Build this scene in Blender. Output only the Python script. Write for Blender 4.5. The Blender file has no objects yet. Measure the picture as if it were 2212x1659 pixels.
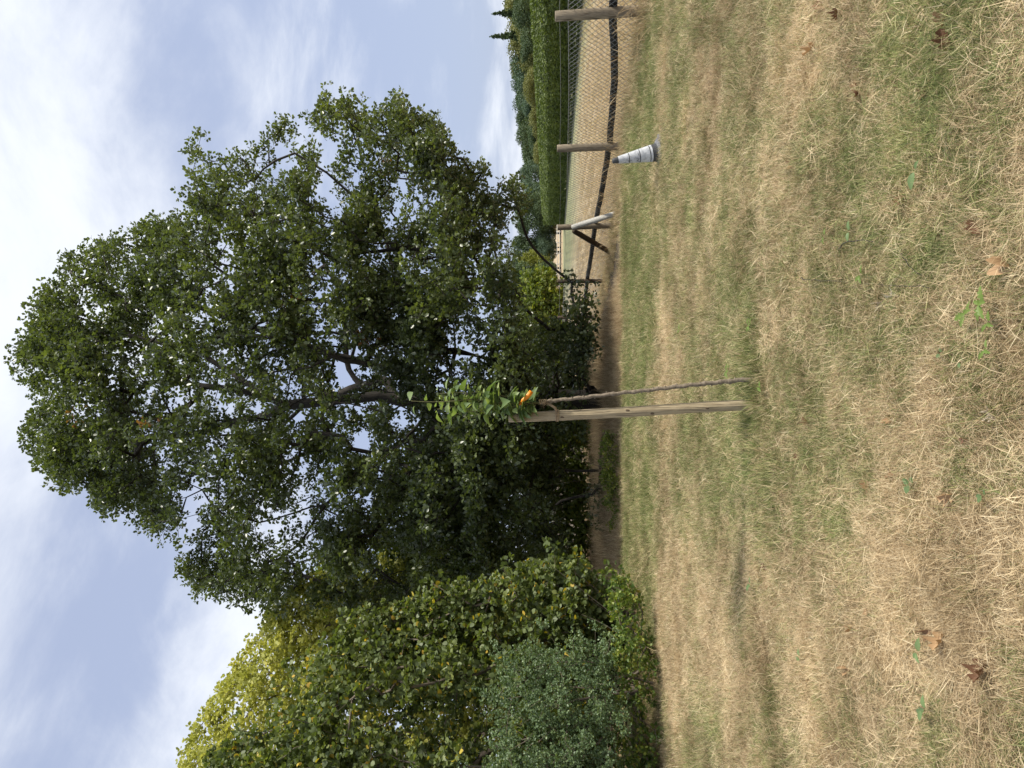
import bpy, math, random
import numpy as np
from mathutils import Vector, Matrix

rng = np.random.default_rng(7)
random.seed(7)
S = bpy.context.scene
COL = S.collection

# ------------------------------------------------------------------ camera, sky, sun, exposure
EYE = 1.6
F = 1600.0                                   # focal length, in units of 1/2212 of the picture's long side
TH = math.atan(101.0 / F)                    # the camera looks slightly up; the phone is held upright (picture on its side)
cam_d = bpy.data.cameras.new('camera')
cam_d.sensor_fit = 'HORIZONTAL'; cam_d.sensor_width = 36; cam_d.lens = F / 2212 * 36
cam_d.clip_start = 0.05; cam_d.clip_end = 3000
cam = bpy.data.objects.new('camera', cam_d); COL.objects.link(cam)
FW = Vector((0, math.cos(TH), math.sin(TH))); UP = Vector((0, -math.sin(TH), math.cos(TH))); RT = Vector((1, 0, 0))
m = Matrix.Identity(4)
for i in range(3):
    m[i][0] = -UP[i]; m[i][1] = RT[i]; m[i][2] = -FW[i]
m[2][3] = EYE
cam.matrix_world = m
S.camera = cam

SUN = Vector((0.59, -0.22, 0.78)).normalized()
world = bpy.data.worlds.new('World'); S.world = world; world.use_nodes = True
wt = world.node_tree; wn = wt.nodes; wl = wt.links; wn.clear()
def N(nt, typ, **kw):
    n = nt.nodes.new(typ)
    for k, v in kw.items():
        if k.startswith('i_'):
            key = k[2:]
            key = int(key) if key.isdigit() else key.replace('_', ' ')
            n.inputs[key].default_value = v
        else: setattr(n, k, v)
    return n
sky = N(wt, 'ShaderNodeTexSky'); sky.sky_type = 'NISHITA'; sky.sun_disc = False
sky.sun_elevation = math.asin(SUN.z); sky.sun_rotation = math.atan2(SUN.x, SUN.y)
sky.air_density = 1.0; sky.dust_density = 2.0; sky.ozone_density = 1.5
tc = N(wt, 'ShaderNodeTexCoord')
sep = N(wt, 'ShaderNodeSeparateXYZ'); wl.new(tc.outputs['Generated'], sep.inputs[0])
zc = N(wt, 'ShaderNodeMath', operation='MAXIMUM', i_1=0.0); wl.new(sep.outputs['Z'], zc.inputs[0])
za = N(wt, 'ShaderNodeMath', operation='ADD', i_1=0.30); wl.new(zc.outputs[0], za.inputs[0])
dx = N(wt, 'ShaderNodeMath', operation='DIVIDE'); wl.new(sep.outputs['X'], dx.inputs[0]); wl.new(za.outputs[0], dx.inputs[1])
dy = N(wt, 'ShaderNodeMath', operation='DIVIDE'); wl.new(sep.outputs['Y'], dy.inputs[0]); wl.new(za.outputs[0], dy.inputs[1])
cmb = N(wt, 'ShaderNodeCombineXYZ'); wl.new(dx.outputs[0], cmb.inputs[0]); wl.new(dy.outputs[0], cmb.inputs[1])
mp = N(wt, 'ShaderNodeMapping'); mp.inputs['Rotation'].default_value = (0, 0, math.radians(12)); mp.inputs['Scale'].default_value = (0.95, 1.25, 1)
mp.inputs['Location'].default_value = (3.35, 1.9, 0)
wl.new(cmb.outputs[0], mp.inputs[0])
n1 = N(wt, 'ShaderNodeTexNoise', i_Scale=0.85, i_Detail=8.0, i_Roughness=0.55, i_Distortion=0.5); wl.new(mp.outputs[0], n1.inputs['Vector'])
n2 = N(wt, 'ShaderNodeTexNoise', i_Scale=2.8, i_Detail=8.0, i_Roughness=0.62, i_Distortion=0.4); wl.new(mp.outputs[0], n2.inputs['Vector'])
ad = N(wt, 'ShaderNodeMath', operation='MULTIPLY_ADD', i_1=0.45); wl.new(n2.outputs['Fac'], ad.inputs[0]); wl.new(n1.outputs['Fac'], ad.inputs[2])
# higher up the cloud sheet is closer and thicker
hz = N(wt, 'ShaderNodeMath', operation='MULTIPLY_ADD', i_1=0.20); wl.new(zc.outputs[0], hz.inputs[0]); wl.new(ad.outputs[0], hz.inputs[2])
mr = N(wt, 'ShaderNodeMapRange', interpolation_type='SMOOTHSTEP'); mr.inputs['From Min'].default_value = 0.68; mr.inputs['From Max'].default_value = 0.98
mr.inputs['To Min'].default_value = 0.12
wl.new(hz.outputs[0], mr.inputs[0])
# the thin veil greys and whitens the blue everywhere
mixv = N(wt, 'ShaderNodeMix', data_type='RGBA'); mixv.inputs['Factor'].default_value = 0.68
wl.new(sky.outputs[0], mixv.inputs['A']); mixv.inputs['B'].default_value = (4.3, 5.1, 7.4, 1)
mixc = N(wt, 'ShaderNodeMix', data_type='RGBA'); wl.new(mr.outputs[0], mixc.inputs['Factor'])
wl.new(mixv.outputs['Result'], mixc.inputs['A']); mixc.inputs['B'].default_value = (8.5, 8.9, 9.6, 1)
bg = N(wt, 'ShaderNodeBackground', i_Strength=0.089); wl.new(mixc.outputs['Result'], bg.inputs['Color'])
wo = N(wt, 'ShaderNodeOutputWorld'); wl.new(bg.outputs[0], wo.inputs[0])

sd = bpy.data.lights.new('sun', 'SUN'); sd.energy = 4.4; sd.angle = math.radians(7.0); sd.color = (1.0, 0.94, 0.83)
so = bpy.data.objects.new('sun', sd); COL.objects.link(so); so.rotation_euler = SUN.to_track_quat('Z', 'Y').to_euler()
so.location = (20, 0, 30)
S.view_settings.view_transform = 'Standard'; S.view_settings.look = 'None'
S.view_settings.exposure = 0.38; S.view_settings.gamma = 1.0; S.view_settings.use_curve_mapping = False
S.render.engine = 'CYCLES'
S.cycles.max_bounces = 6; S.cycles.diffuse_bounces = 4; S.cycles.transmission_bounces = 3; S.cycles.glossy_bounces = 1

# ------------------------------------------------------------------ helpers
def smooth(a, b, x):
    t = np.clip((x - a) / (b - a), 0, 1); return t * t * (3 - 2 * t)
_g = np.random.default_rng(99).random((256, 256))
def vnoise(x, y):
    xi = np.floor(x).astype(int); yi = np.floor(y).astype(int); fx = x - xi; fy = y - yi
    fx = fx * fx * (3 - 2 * fx); fy = fy * fy * (3 - 2 * fy)
    a = _g[xi % 256, yi % 256]; b = _g[(xi + 1) % 256, yi % 256]; c = _g[xi % 256, (yi + 1) % 256]; d = _g[(xi + 1) % 256, (yi + 1) % 256]
    return (a * (1 - fx) + b * fx) * (1 - fy) + (c * (1 - fx) + d * fx) * fy
def fbm(x, y, o=4):
    x = np.asarray(x, float); y = np.asarray(y, float)
    s = 0; a = 0.5; t = 0
    for k in range(o):
        s = s + a * vnoise(x * 2 ** k + 17.3 * k, y * 2 ** k + 5.1 * k); t += a; a *= 0.5
    return s / t
def noise3(p, s, seed=0):
    return (vnoise(p[:, 0] * s + seed, p[:, 1] * s + 3.3) + vnoise(p[:, 1] * s + 7.7, p[:, 2] * s + seed) + vnoise(p[:, 2] * s + 1.9 + seed, p[:, 0] * s + 11.1)) / 3

def gz(x, y):
    x = np.asarray(x, float); y = np.asarray(y, float)
    z = np.interp(y, [0, 17.5, 26, 34, 50, 125, 170, 260, 500, 900], [0, 0, -0.30, -0.28, -0.12, 0.66, 1.15, 2.5, 6, 10])
    w = 1 - smooth(24, 36, y)
    z = z + w * (0.10 * (fbm(x * 0.55 + 3, y * 0.55) - 0.5) + 0.05 * (fbm(x * 2.2, y * 2.2 + 9) - 0.5)) * np.where(y < 0, 0.3, 1)
    return z
def P(X, Y, d):
    """point at world depth y = d seen at picture position X, Y (measured on the photo)"""
    a = (829.5 - Y) / F; b = (1106 - X) / F
    v = FW + RT * a + UP * b
    v = v * (d / v.y)
    return Vector((v.x, v.y, v.z + EYE))
def Pn(X, Y, d):
    a = (829.5 - Y) / F; b = (1106 - X) / F
    vx = a; vy = FW.y + b * UP.y; vz = FW.z + b * UP.z
    t = d / vy
    return np.stack([vx * t, np.broadcast_to(d, np.shape(t)) * 1.0, vz * t + EYE], -1)
def G(X, Y):
    lo, hi = 1.2, 60.0
    for _ in range(40):
        mid = (lo + hi) / 2; p = P(X, Y, mid)
        if p.z > float(gz(p.x, p.y)): lo = mid
        else: hi = mid
    p = P(X, Y, lo); return Vector((p.x, p.y, float(gz(p.x, p.y))))
def Gs(sx, sy): return G(sx / 1.8228, sy / 1.8228)

def mesh_np(name, verts, faces, mat=None, attrs=None, smooth_shade=False):
    """faces: list of (F,k) int arrays"""
    me = bpy.data.meshes.new(name)
    verts = np.asarray(verts, np.float32)
    me.vertices.add(len(verts)); me.vertices.foreach_set('co', verts.ravel())
    loops = np.concatenate([f.ravel() for f in faces]).astype(np.int32)
    tot = np.concatenate([np.full(len(f), f.shape[1], np.int32) for f in faces])
    st = np.concatenate([[0], np.cumsum(tot)[:-1]]).astype(np.int32)
    me.loops.add(len(loops)); me.loops.foreach_set('vertex_index', loops)
    me.polygons.add(len(tot)); me.polygons.foreach_set('loop_start', st); me.polygons.foreach_set('loop_total', tot)
    if smooth_shade: me.polygons.foreach_set('use_smooth', np.ones(len(tot), bool))
    if attrs:
        for k, v in attrs.items():
            a = me.attributes.new(k, 'FLOAT', 'POINT'); a.data.foreach_set('value', np.asarray(v, np.float32))
    if mat: me.materials.append(mat)
    me.update(calc_edges=True); me.validate()
    return me
def link(name, me, parent=None, loc=None):
    o = bpy.data.objects.new(name, me); COL.objects.link(o)
    if parent: o.parent = parent
    if loc is not None: o.location = loc
    return o
def tag(o, label=None, cat=None, group=None, kind=None):
    if label: o['label'] = label
    if cat: o['category'] = cat
    if group: o['group'] = group
    if kind: o['kind'] = kind
    return o
def empty(name, loc, label=None, cat=None, group=None):
    o = bpy.data.objects.new(name, None); COL.objects.link(o); o.location = loc; o.empty_display_size = 0.2
    return tag(o, label, cat, group)
class MB:
    """collects tubes and lathes, in coordinates local to 'org'"""
    def __init__(s, org=(0, 0, 0)): s.v = []; s.f = {}; s.n = 0; s.org = np.array(org, float)
    def add(s, v, f):
        f = np.asarray(f); s.v.append(np.asarray(v, float)); s.f.setdefault(f.shape[1], []).append(f + s.n); s.n += len(v)
    def tube(s, pts, rad, k=6, cap=True, twist=0.0, bump=None):
        pts = np.asarray([tuple(p) for p in pts], float); n = len(pts)
        rad = np.broadcast_to(np.asarray(rad, float), (n,))
        t = np.gradient(pts, axis=0); t /= np.linalg.norm(t, axis=1)[:, None] + 1e-9
        ref = np.array([0, 1.0, 0]) if abs(t[:, 2]).mean() > 0.6 else np.array([0, 0, 1.0])
        a = np.cross(t, ref); a /= np.linalg.norm(a, axis=1)[:, None] + 1e-9; b = np.cross(t, a)
        ang = np.arange(k) / k * 2 * math.pi
        R = rad[:, None] * np.ones((1, k))
        if bump is not None: R = R * bump(n, k)
        v = pts[:, None] + R[..., None] * (np.cos(ang)[None, :, None] * a[:, None] + np.sin(ang)[None, :, None] * b[:, None])
        i = np.arange(n - 1)[:, None] * k; j = np.arange(k)[None]; j2 = (j + 1) % k
        s.add(v.reshape(-1, 3), np.stack([i + j, i + j2, i + k + j2, i + k + j], -1).reshape(-1, 4))
        if cap:
            base = s.n - n * k
            for off, fl in ((0, False), ((n - 1) * k, True)):
                idx = np.arange(k) + base + off
                if not fl: idx = idx[::-1]
                s.f.setdefault(k, []).append(idx[None])
    def mesh(s, name, mat, smooth_shade=True, attrs=None):
        v = np.concatenate(s.v) - s.org
        return mesh_np(name, v, [np.concatenate(x) for x in s.f.values()], mat, attrs, smooth_shade)
    def build(s, name, mat, parent=None, smooth_shade=True):
        o = link(name, s.mesh(name, mat, smooth_shade), parent)
        if not parent: o.location = s.org
        return o

# ------------------------------------------------------------------ materials
def new_mat(name):
    mt = bpy.data.materials.new(name); mt.use_nodes = True; nt = mt.node_tree; nt.nodes.clear()
    out = nt.nodes.new('ShaderNodeOutputMaterial'); return mt, nt, out
def ramp(nt, cols):
    r = nt.nodes.new('ShaderNodeValToRGB'); e = r.color_ramp.elements
    e[0].position = cols[0][0]; e[0].color = (*cols[0][1], 1); e[1].position = cols[-1][0]; e[1].color = (*cols[-1][1], 1)
    for p, c in cols[1:-1]:
        x = e.new(p); x.color = (*c, 1)
    return r
def leaf_mat(name, cols, trans=0.3, rough=0.5, tcol=None, spec=0.4):
    mt, nt, out = new_mat(name); L = nt.links
    at = N(nt, 'ShaderNodeAttribute', attribute_name='rnd')
    r = ramp(nt, cols); L.new(at.outputs['Fac'], r.inputs[0])
    pr = N(nt, 'ShaderNodeBsdfPrincipled', i_Roughness=rough); pr.inputs['Specular IOR Level'].default_value = spec
    L.new(r.outputs[0], pr.inputs['Base Color'])
    tr = N(nt, 'ShaderNodeBsdfTranslucent')
    mul = N(nt, 'ShaderNodeMix', data_type='RGBA', blend_type='MULTIPLY'); mul.inputs['Factor'].default_value = 1
    L.new(r.outputs[0], mul.inputs['A']); mul.inputs['B'].default_value = (*(tcol or (1.6, 1.7, 0.5)), 1)
    L.new(mul.outputs['Result'], tr.inputs[0])
    mx = N(nt, 'ShaderNodeMixShader', i_0=trans); L.new(pr.outputs[0], mx.inputs[1]); L.new(tr.outputs[0], mx.inputs[2])
    L.new(mx.outputs[0], out.inputs[0]); return mt
def bark_mat(name, c1, c2, sc=12, stretch=0.25, bump=0.6, rough=0.9):
    mt, nt, out = new_mat(name); L = nt.links
    tc = N(nt, 'ShaderNodeTexCoord'); mp = N(nt, 'ShaderNodeMapping'); mp.inputs['Scale'].default_value = (1, 1, stretch); L.new(tc.outputs['Object'], mp.inputs[0])
    n = N(nt, 'ShaderNodeTexNoise', i_Scale=sc, i_Detail=6.0, i_Roughness=0.65); L.new(mp.outputs[0], n.inputs['Vector'])
    r = ramp(nt, [(0.3, c1), (0.7, c2)]); L.new(n.outputs['Fac'], r.inputs[0])
    pr = N(nt, 'ShaderNodeBsdfPrincipled', i_Roughness=rough); L.new(r.outputs[0], pr.inputs['Base Color'])
    b = N(nt, 'ShaderNodeBump', i_Strength=bump, i_Distance=0.01); L.new(n.outputs['Fac'], b.inputs['Height']); L.new(b.outputs[0], pr.inputs['Normal'])
    L.new(pr.outputs[0], out.inputs[0]); return mt
def plain_mat(name, c, rough=0.6, metal=0.0, var=0.25, sc=20, bump=0.2):
    mt, nt, out = new_mat(name); L = nt.links
    tc = N(nt, 'ShaderNodeTexCoord'); n = N(nt, 'ShaderNodeTexNoise', i_Scale=float(sc), i_Detail=5.0); L.new(tc.outputs['Object'], n.inputs['Vector'])
    r = ramp(nt, [(0.3, tuple(x * (1 - var) for x in c)), (0.7, tuple(min(1, x * (1 + var)) for x in c))]); L.new(n.outputs['Fac'], r.inputs[0])
    pr = N(nt, 'ShaderNodeBsdfPrincipled', i_Roughness=rough, i_Metallic=metal); L.new(r.outputs[0], pr.inputs['Base Color'])
    b = N(nt, 'ShaderNodeBump', i_Strength=bump, i_Distance=0.005); L.new(n.outputs['Fac'], b.inputs['Height']); L.new(b.outputs[0], pr.inputs['Normal'])
    L.new(pr.outputs[0], out.inputs[0]); return mt
def wood_mat(name, dark, light, tint, wsc=55.0):
    mt, nt, out = new_mat(name); L = nt.links
    tc = N(nt, 'ShaderNodeTexCoord'); mp = N(nt, 'ShaderNodeMapping'); mp.inputs['Scale'].default_value = (1, 1, 0.10); L.new(tc.outputs['Object'], mp.inputs[0])
    w = N(nt, 'ShaderNodeTexNoise', i_Scale=wsc, i_Detail=5.0, i_Roughness=0.7, i_Distortion=1.2); L.new(mp.outputs[0], w.inputs['Vector'])
    w2 = N(nt, 'ShaderNodeTexWave', wave_type='BANDS', bands_direction='X', i_Scale=26.0, i_Distortion=7.0, i_Detail=3.0); w2.inputs['Detail Scale'].default_value = 0.7
    L.new(mp.outputs[0], w2.inputs['Vector'])
    ad = N(nt, 'ShaderNodeMath', operation='MULTIPLY_ADD', i_1=0.45); L.new(w2.outputs['Fac'], ad.inputs[0]); L.new(w.outputs['Fac'], ad.inputs[2])
    r = ramp(nt, [(0.38, dark), (0.62, tint), (0.95, light)]); L.new(ad.outputs[0], r.inputs[0])
    pr = N(nt, 'ShaderNodeBsdfPrincipled', i_Roughness=0.85); L.new(r.outputs[0], pr.inputs['Base Color'])
    b = N(nt, 'ShaderNodeBump', i_Strength=0.7, i_Distance=0.004); L.new(ad.outputs[0], b.inputs['Height']); L.new(b.outputs[0], pr.inputs['Normal'])
    L.new(pr.outputs[0], out.inputs[0]); return mt

M = {}
M['oak_leaf'] = leaf_mat('oak_leaf', [(0, (.046, .063, .040)), (.45, (.076, .100, .050)), (.8, (.12, .15, .055)), (.985, (.18, .21, .065)), (1, (.26, .13, .06))], 0.30, 0.36, None, 0.6)
M['hazel_leaf'] = leaf_mat('hazel_leaf', [(0, (.075, .105, .040)), (.5, (.125, .160, .060)), (.9, (.20, .235, .080)), (.955, (.20, .22, .06)), (.97, (.50, .40, .06)), (1, (.5, .33, .06))], 0.30, 0.5)
M['yellow_leaf'] = leaf_mat('yellow_leaf', [(0, (.25, .27, .07)), (.6, (.44, .45, .12)), (1, (.62, .58, .19))], 0.35, 0.55, (1.3, 1.3, .7))
M['understory_leaf'] = leaf_mat('understory_leaf', [(0, (.07, .10, .025)), (.6, (.13, .17, .035)), (1, (.30, .29, .06))], 0.35, 0.55)
M['privet_leaf'] = leaf_mat('privet_leaf', [(0, (.085, .13, .065)), (.6, (.13, .19, .09)), (1, (.22, .28, .13))], 0.22, 0.45)
M['bramble_leaf'] = leaf_mat('bramble_leaf', [(0, (.06, .11, .03)), (.5, (.12, .18, .04)), (.8, (.27, .31, .06)), (1, (.36, .22, .08))], 0.3, 0.5)
M['hedge_leaf'] = leaf_mat('hedge_leaf', [(0, (.048, .070, .024)), (.6, (.115, .155, .042)), (1, (.27, .31, .08))], 0.2, 0.6)
M['far_a'] = leaf_mat('far_leaf_dark', [(0, (.045, .075, .035)), (1, (.085, .125, .05))], 0.15, 0.7)
M['far_b'] = leaf_mat('far_leaf_olive', [(0, (.11, .125, .035)), (1, (.20, .20, .06))], 0.15, 0.7)
M['far_c'] = leaf_mat('far_leaf_bluish', [(0, (.06, .10, .065)), (1, (.10, .15, .09))], 0.15, 0.7)
M['far_d'] = leaf_mat('far_leaf_yellow', [(0, (.14, .16, .035)), (1, (.26, .27, .06))], 0.3, 0.7)
M['sapling_leaf'] = leaf_mat('sapling_leaf', [(0, (.10, .155, .065)), (.5, (.18, .25, .095)), (1, (.33, .40, .17))], 0.32, 0.42, (1.4, 1.5, .55), 0.6)
M['dry_leaf'] = leaf_mat('dry_leaf', [(0, (.13, .062, .032)), (.5, (.27, .155, .08)), (1, (.42, .28, .15))], 0.15, 0.7, (1.2, 1, .7))
M['pale_leaf'] = leaf_mat('pale_leaf', [(0, (.5, .42, .32)), (1, (.66, .60, .50))], 0.15, 0.7, (1, 1, .9))
M['seedling'] = leaf_mat('seedling_leaf', [(0, (.10, .16, .038)), (1, (.18, .26, .055))], 0.3, 0.5, (1.3, 1.4, .5))
M['clover'] = leaf_mat('clover_leaf', [(0, (.08, .13, .05)), (1, (.15, .22, .09))], 0.25, 0.5)
M['bark'] = bark_mat('oak_bark', (.012, .010, .008), (.050, .043, .034), 9)
M['stem'] = bark_mat('shrub_stem', (.07, .055, .04), (.20, .165, .125), 20)
M['sap_bark'] = bark_mat('sapling_bark', (.10, .08, .055), (.30, .245, .18), 45, 1.0)
M['stake'] = wood_mat('stake_wood', (.09, .065, .040), (.47, .39, .25), (.31, .245, .150))
M['post'] = wood_mat('post_wood', (.045, .034, .022), (.36, .305, .22), (.17, .135, .092), 30.0)
M['post_dark'] = wood_mat('dark_wood', (.02, .014, .010), (.10, .07, .045), (.05, .034, .022))
M['brace_pale'] = wood_mat('pale_wood', (.28, .27, .24), (.66, .65, .60), (.50, .49, .45))
M['wire'] = plain_mat('galvanised_wire', (.27, .28, .28), 0.5, 0.2)
M['rail'] = plain_mat('dark_rail', (.028, .028, .024), 0.8, 0, 0.4, 8)  # near-black with slight mottling
M['twine'] = plain_mat('twine', (.34, .25, .15), 0.95, 0, 0.3, 200)
M['orange'] = plain_mat('orange_ribbon', (.85, .27, .01), 0.5, 0, 0.08, 60)
M['cone_black'] = plain_mat('black_rubber', (.045, .047, .05), 0.6, 0, 0.35, 30)
M['cone_grey'] = plain_mat('dusty_rubber', (.13, .135, .15), 0.6, 0, 0.3, 30)
M['straw_dry'] = leaf_mat('dry_stalk', [(0, (.34, .22, .11)), (.5, (.46, .34, .18)), (1, (.58, .46, .28))], 0.12, 0.7, (1.1, 1, .8), 0.2)

# white sleeve of the cone: scuffed
mt, nt, out = new_mat('scuffed_white_sleeve'); L = nt.links
tc_ = N(nt, 'ShaderNodeTexCoord'); n = N(nt, 'ShaderNodeTexNoise', i_Scale=14.0, i_Detail=8.0, i_Roughness=0.75); L.new(tc_.outputs['Object'], n.inputs['Vector'])
r = ramp(nt, [(0.36, (.07, .07, .075)), (0.42, (.38, .40, .43)), (0.55, (.58, .60, .63)), (0.8, (.70, .72, .74))]); L.new(n.outputs['Fac'], r.inputs[0])
pr = N(nt, 'ShaderNodeBsdfPrincipled', i_Roughness=0.5); L.new(r.outputs[0], pr.inputs['Base Color']); L.new(pr.outputs[0], out.inputs[0]); M['cone_white'] = mt

# grass blades: colour mixes between straw and green by the tuft's own share of green
def grass_mat(name='grass_blades'):
    mt, nt, out = new_mat(name); L = nt.links
    gi = N(nt, 'ShaderNodeAttribute', attribute_name='green', attribute_type='INSTANCER')
    ti = N(nt, 'ShaderNodeAttribute', attribute_name='tone', attribute_type='INSTANCER')
    rb = N(nt, 'ShaderNodeAttribute', attribute_name='rnd'); r2 = N(nt, 'ShaderNodeAttribute', attribute_name='rnd2')
    ge = N(nt, 'ShaderNodeNewGeometry'); pn = N(nt, 'ShaderNodeTexNoise', i_Scale=4.5, i_Detail=3.0, i_Roughness=0.6); L.new(ge.outputs['Position'], pn.inputs['Vector'])
    ga = N(nt, 'ShaderNodeMath', operation='MULTIPLY_ADD', i_1=1.5, i_2=-0.75); L.new(pn.outputs['Fac'], ga.inputs[0])
    gb = N(nt, 'ShaderNodeMath', operation='ADD'); L.new(ga.outputs[0], gb.inputs[0]); L.new(gi.outputs['Fac'], gb.inputs[1])
    df = N(nt, 'ShaderNodeMath', operation='SUBTRACT'); L.new(gb.outputs[0], df.inputs[0]); L.new(rb.outputs['Fac'], df.inputs[1])
    st = N(nt, 'ShaderNodeMapRange'); st.inputs['From Min'].default_value = -0.08; st.inputs['From Max'].default_value = 0.08; L.new(df.outputs[0], st.inputs[0])
    straw = ramp(nt, [(0, (.15, .10, .055)), (.3, (.45, .34, .20)), (.65, (.71, .58, .37)), (1, (.82, .72, .50))]); L.new(r2.outputs['Fac'], straw.inputs[0])
    gr = ramp(nt, [(0, (.055, .082, .032)), (.4, (.15, .195, .062)), (.75, (.30, .33, .12)), (1, (.50, .50, .23))]); L.new(r2.outputs['Fac'], gr.inputs[0])
    mx = N(nt, 'ShaderNodeMix', data_type='RGBA'); L.new(st.outputs[0], mx.inputs['Factor']); L.new(straw.outputs[0], mx.inputs['A']); L.new(gr.outputs[0], mx.inputs['B'])
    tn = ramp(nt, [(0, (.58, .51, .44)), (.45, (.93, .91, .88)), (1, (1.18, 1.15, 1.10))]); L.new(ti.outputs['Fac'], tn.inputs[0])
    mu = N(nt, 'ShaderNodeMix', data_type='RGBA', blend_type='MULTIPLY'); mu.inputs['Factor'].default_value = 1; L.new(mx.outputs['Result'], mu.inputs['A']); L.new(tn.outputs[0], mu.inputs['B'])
    pr = N(nt, 'ShaderNodeBsdfPrincipled', i_Roughness=0.6); pr.inputs['Specular IOR Level'].default_value = 0.25; L.new(mu.outputs['Result'], pr.inputs['Base Color'])
    tr = N(nt, 'ShaderNodeBsdfTranslucent'); L.new(mu.outputs['Result'], tr.inputs[0])
    ms = N(nt, 'ShaderNodeMixShader', i_0=0.22); L.new(pr.outputs[0], ms.inputs[1]); L.new(tr.outputs[0], ms.inputs[2]); L.new(ms.outputs[0], out.inputs[0])
    return mt
M['grass'] = grass_mat()

# lawn soil / thatch
def lawn_mat():
    mt, nt, out = new_mat('thatch_and_soil'); L = nt.links
    ge = N(nt, 'ShaderNodeNewGeometry')
    a = N(nt, 'ShaderNodeTexNoise', i_Scale=90.0, i_Detail=6.0, i_Roughness=0.75); L.new(ge.outputs['Position'], a.inputs['Vector'])
    b = N(nt, 'ShaderNodeTexNoise', i_Scale=1.4, i_Detail=5.0); L.new(ge.outputs['Position'], b.inputs['Vector'])
    ra = ramp(nt, [(0.3, (.032, .024, .018)), (0.52, (.10, .074, .050)), (0.72, (.26, .20, .13))]); L.new(a.outputs['Fac'], ra.inputs[0])
    rb = ramp(nt, [(0.35, (.75, .78, .62)), (0.65, (1.05, 1, .95))]); L.new(b.outputs['Fac'], rb.inputs[0])
    mu = N(nt, 'ShaderNodeMix', data_type='RGBA', blend_type='MULTIPLY'); mu.inputs['Factor'].default_value = 1; L.new(ra.outputs[0], mu.inputs['A']); L.new(rb.outputs[0], mu.inputs['B'])
    pr = N(nt, 'ShaderNodeBsdfPrincipled', i_Roughness=0.95); L.new(mu.outputs['Result'], pr.inputs['Base Color'])
    bp = N(nt, 'ShaderNodeBump', i_Strength=0.9, i_Distance=0.012); L.new(a.outputs['Fac'], bp.inputs['Height']); L.new(bp.outputs[0], pr.inputs['Normal'])
    L.new(pr.outputs[0], out.inputs[0]); return mt
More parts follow.
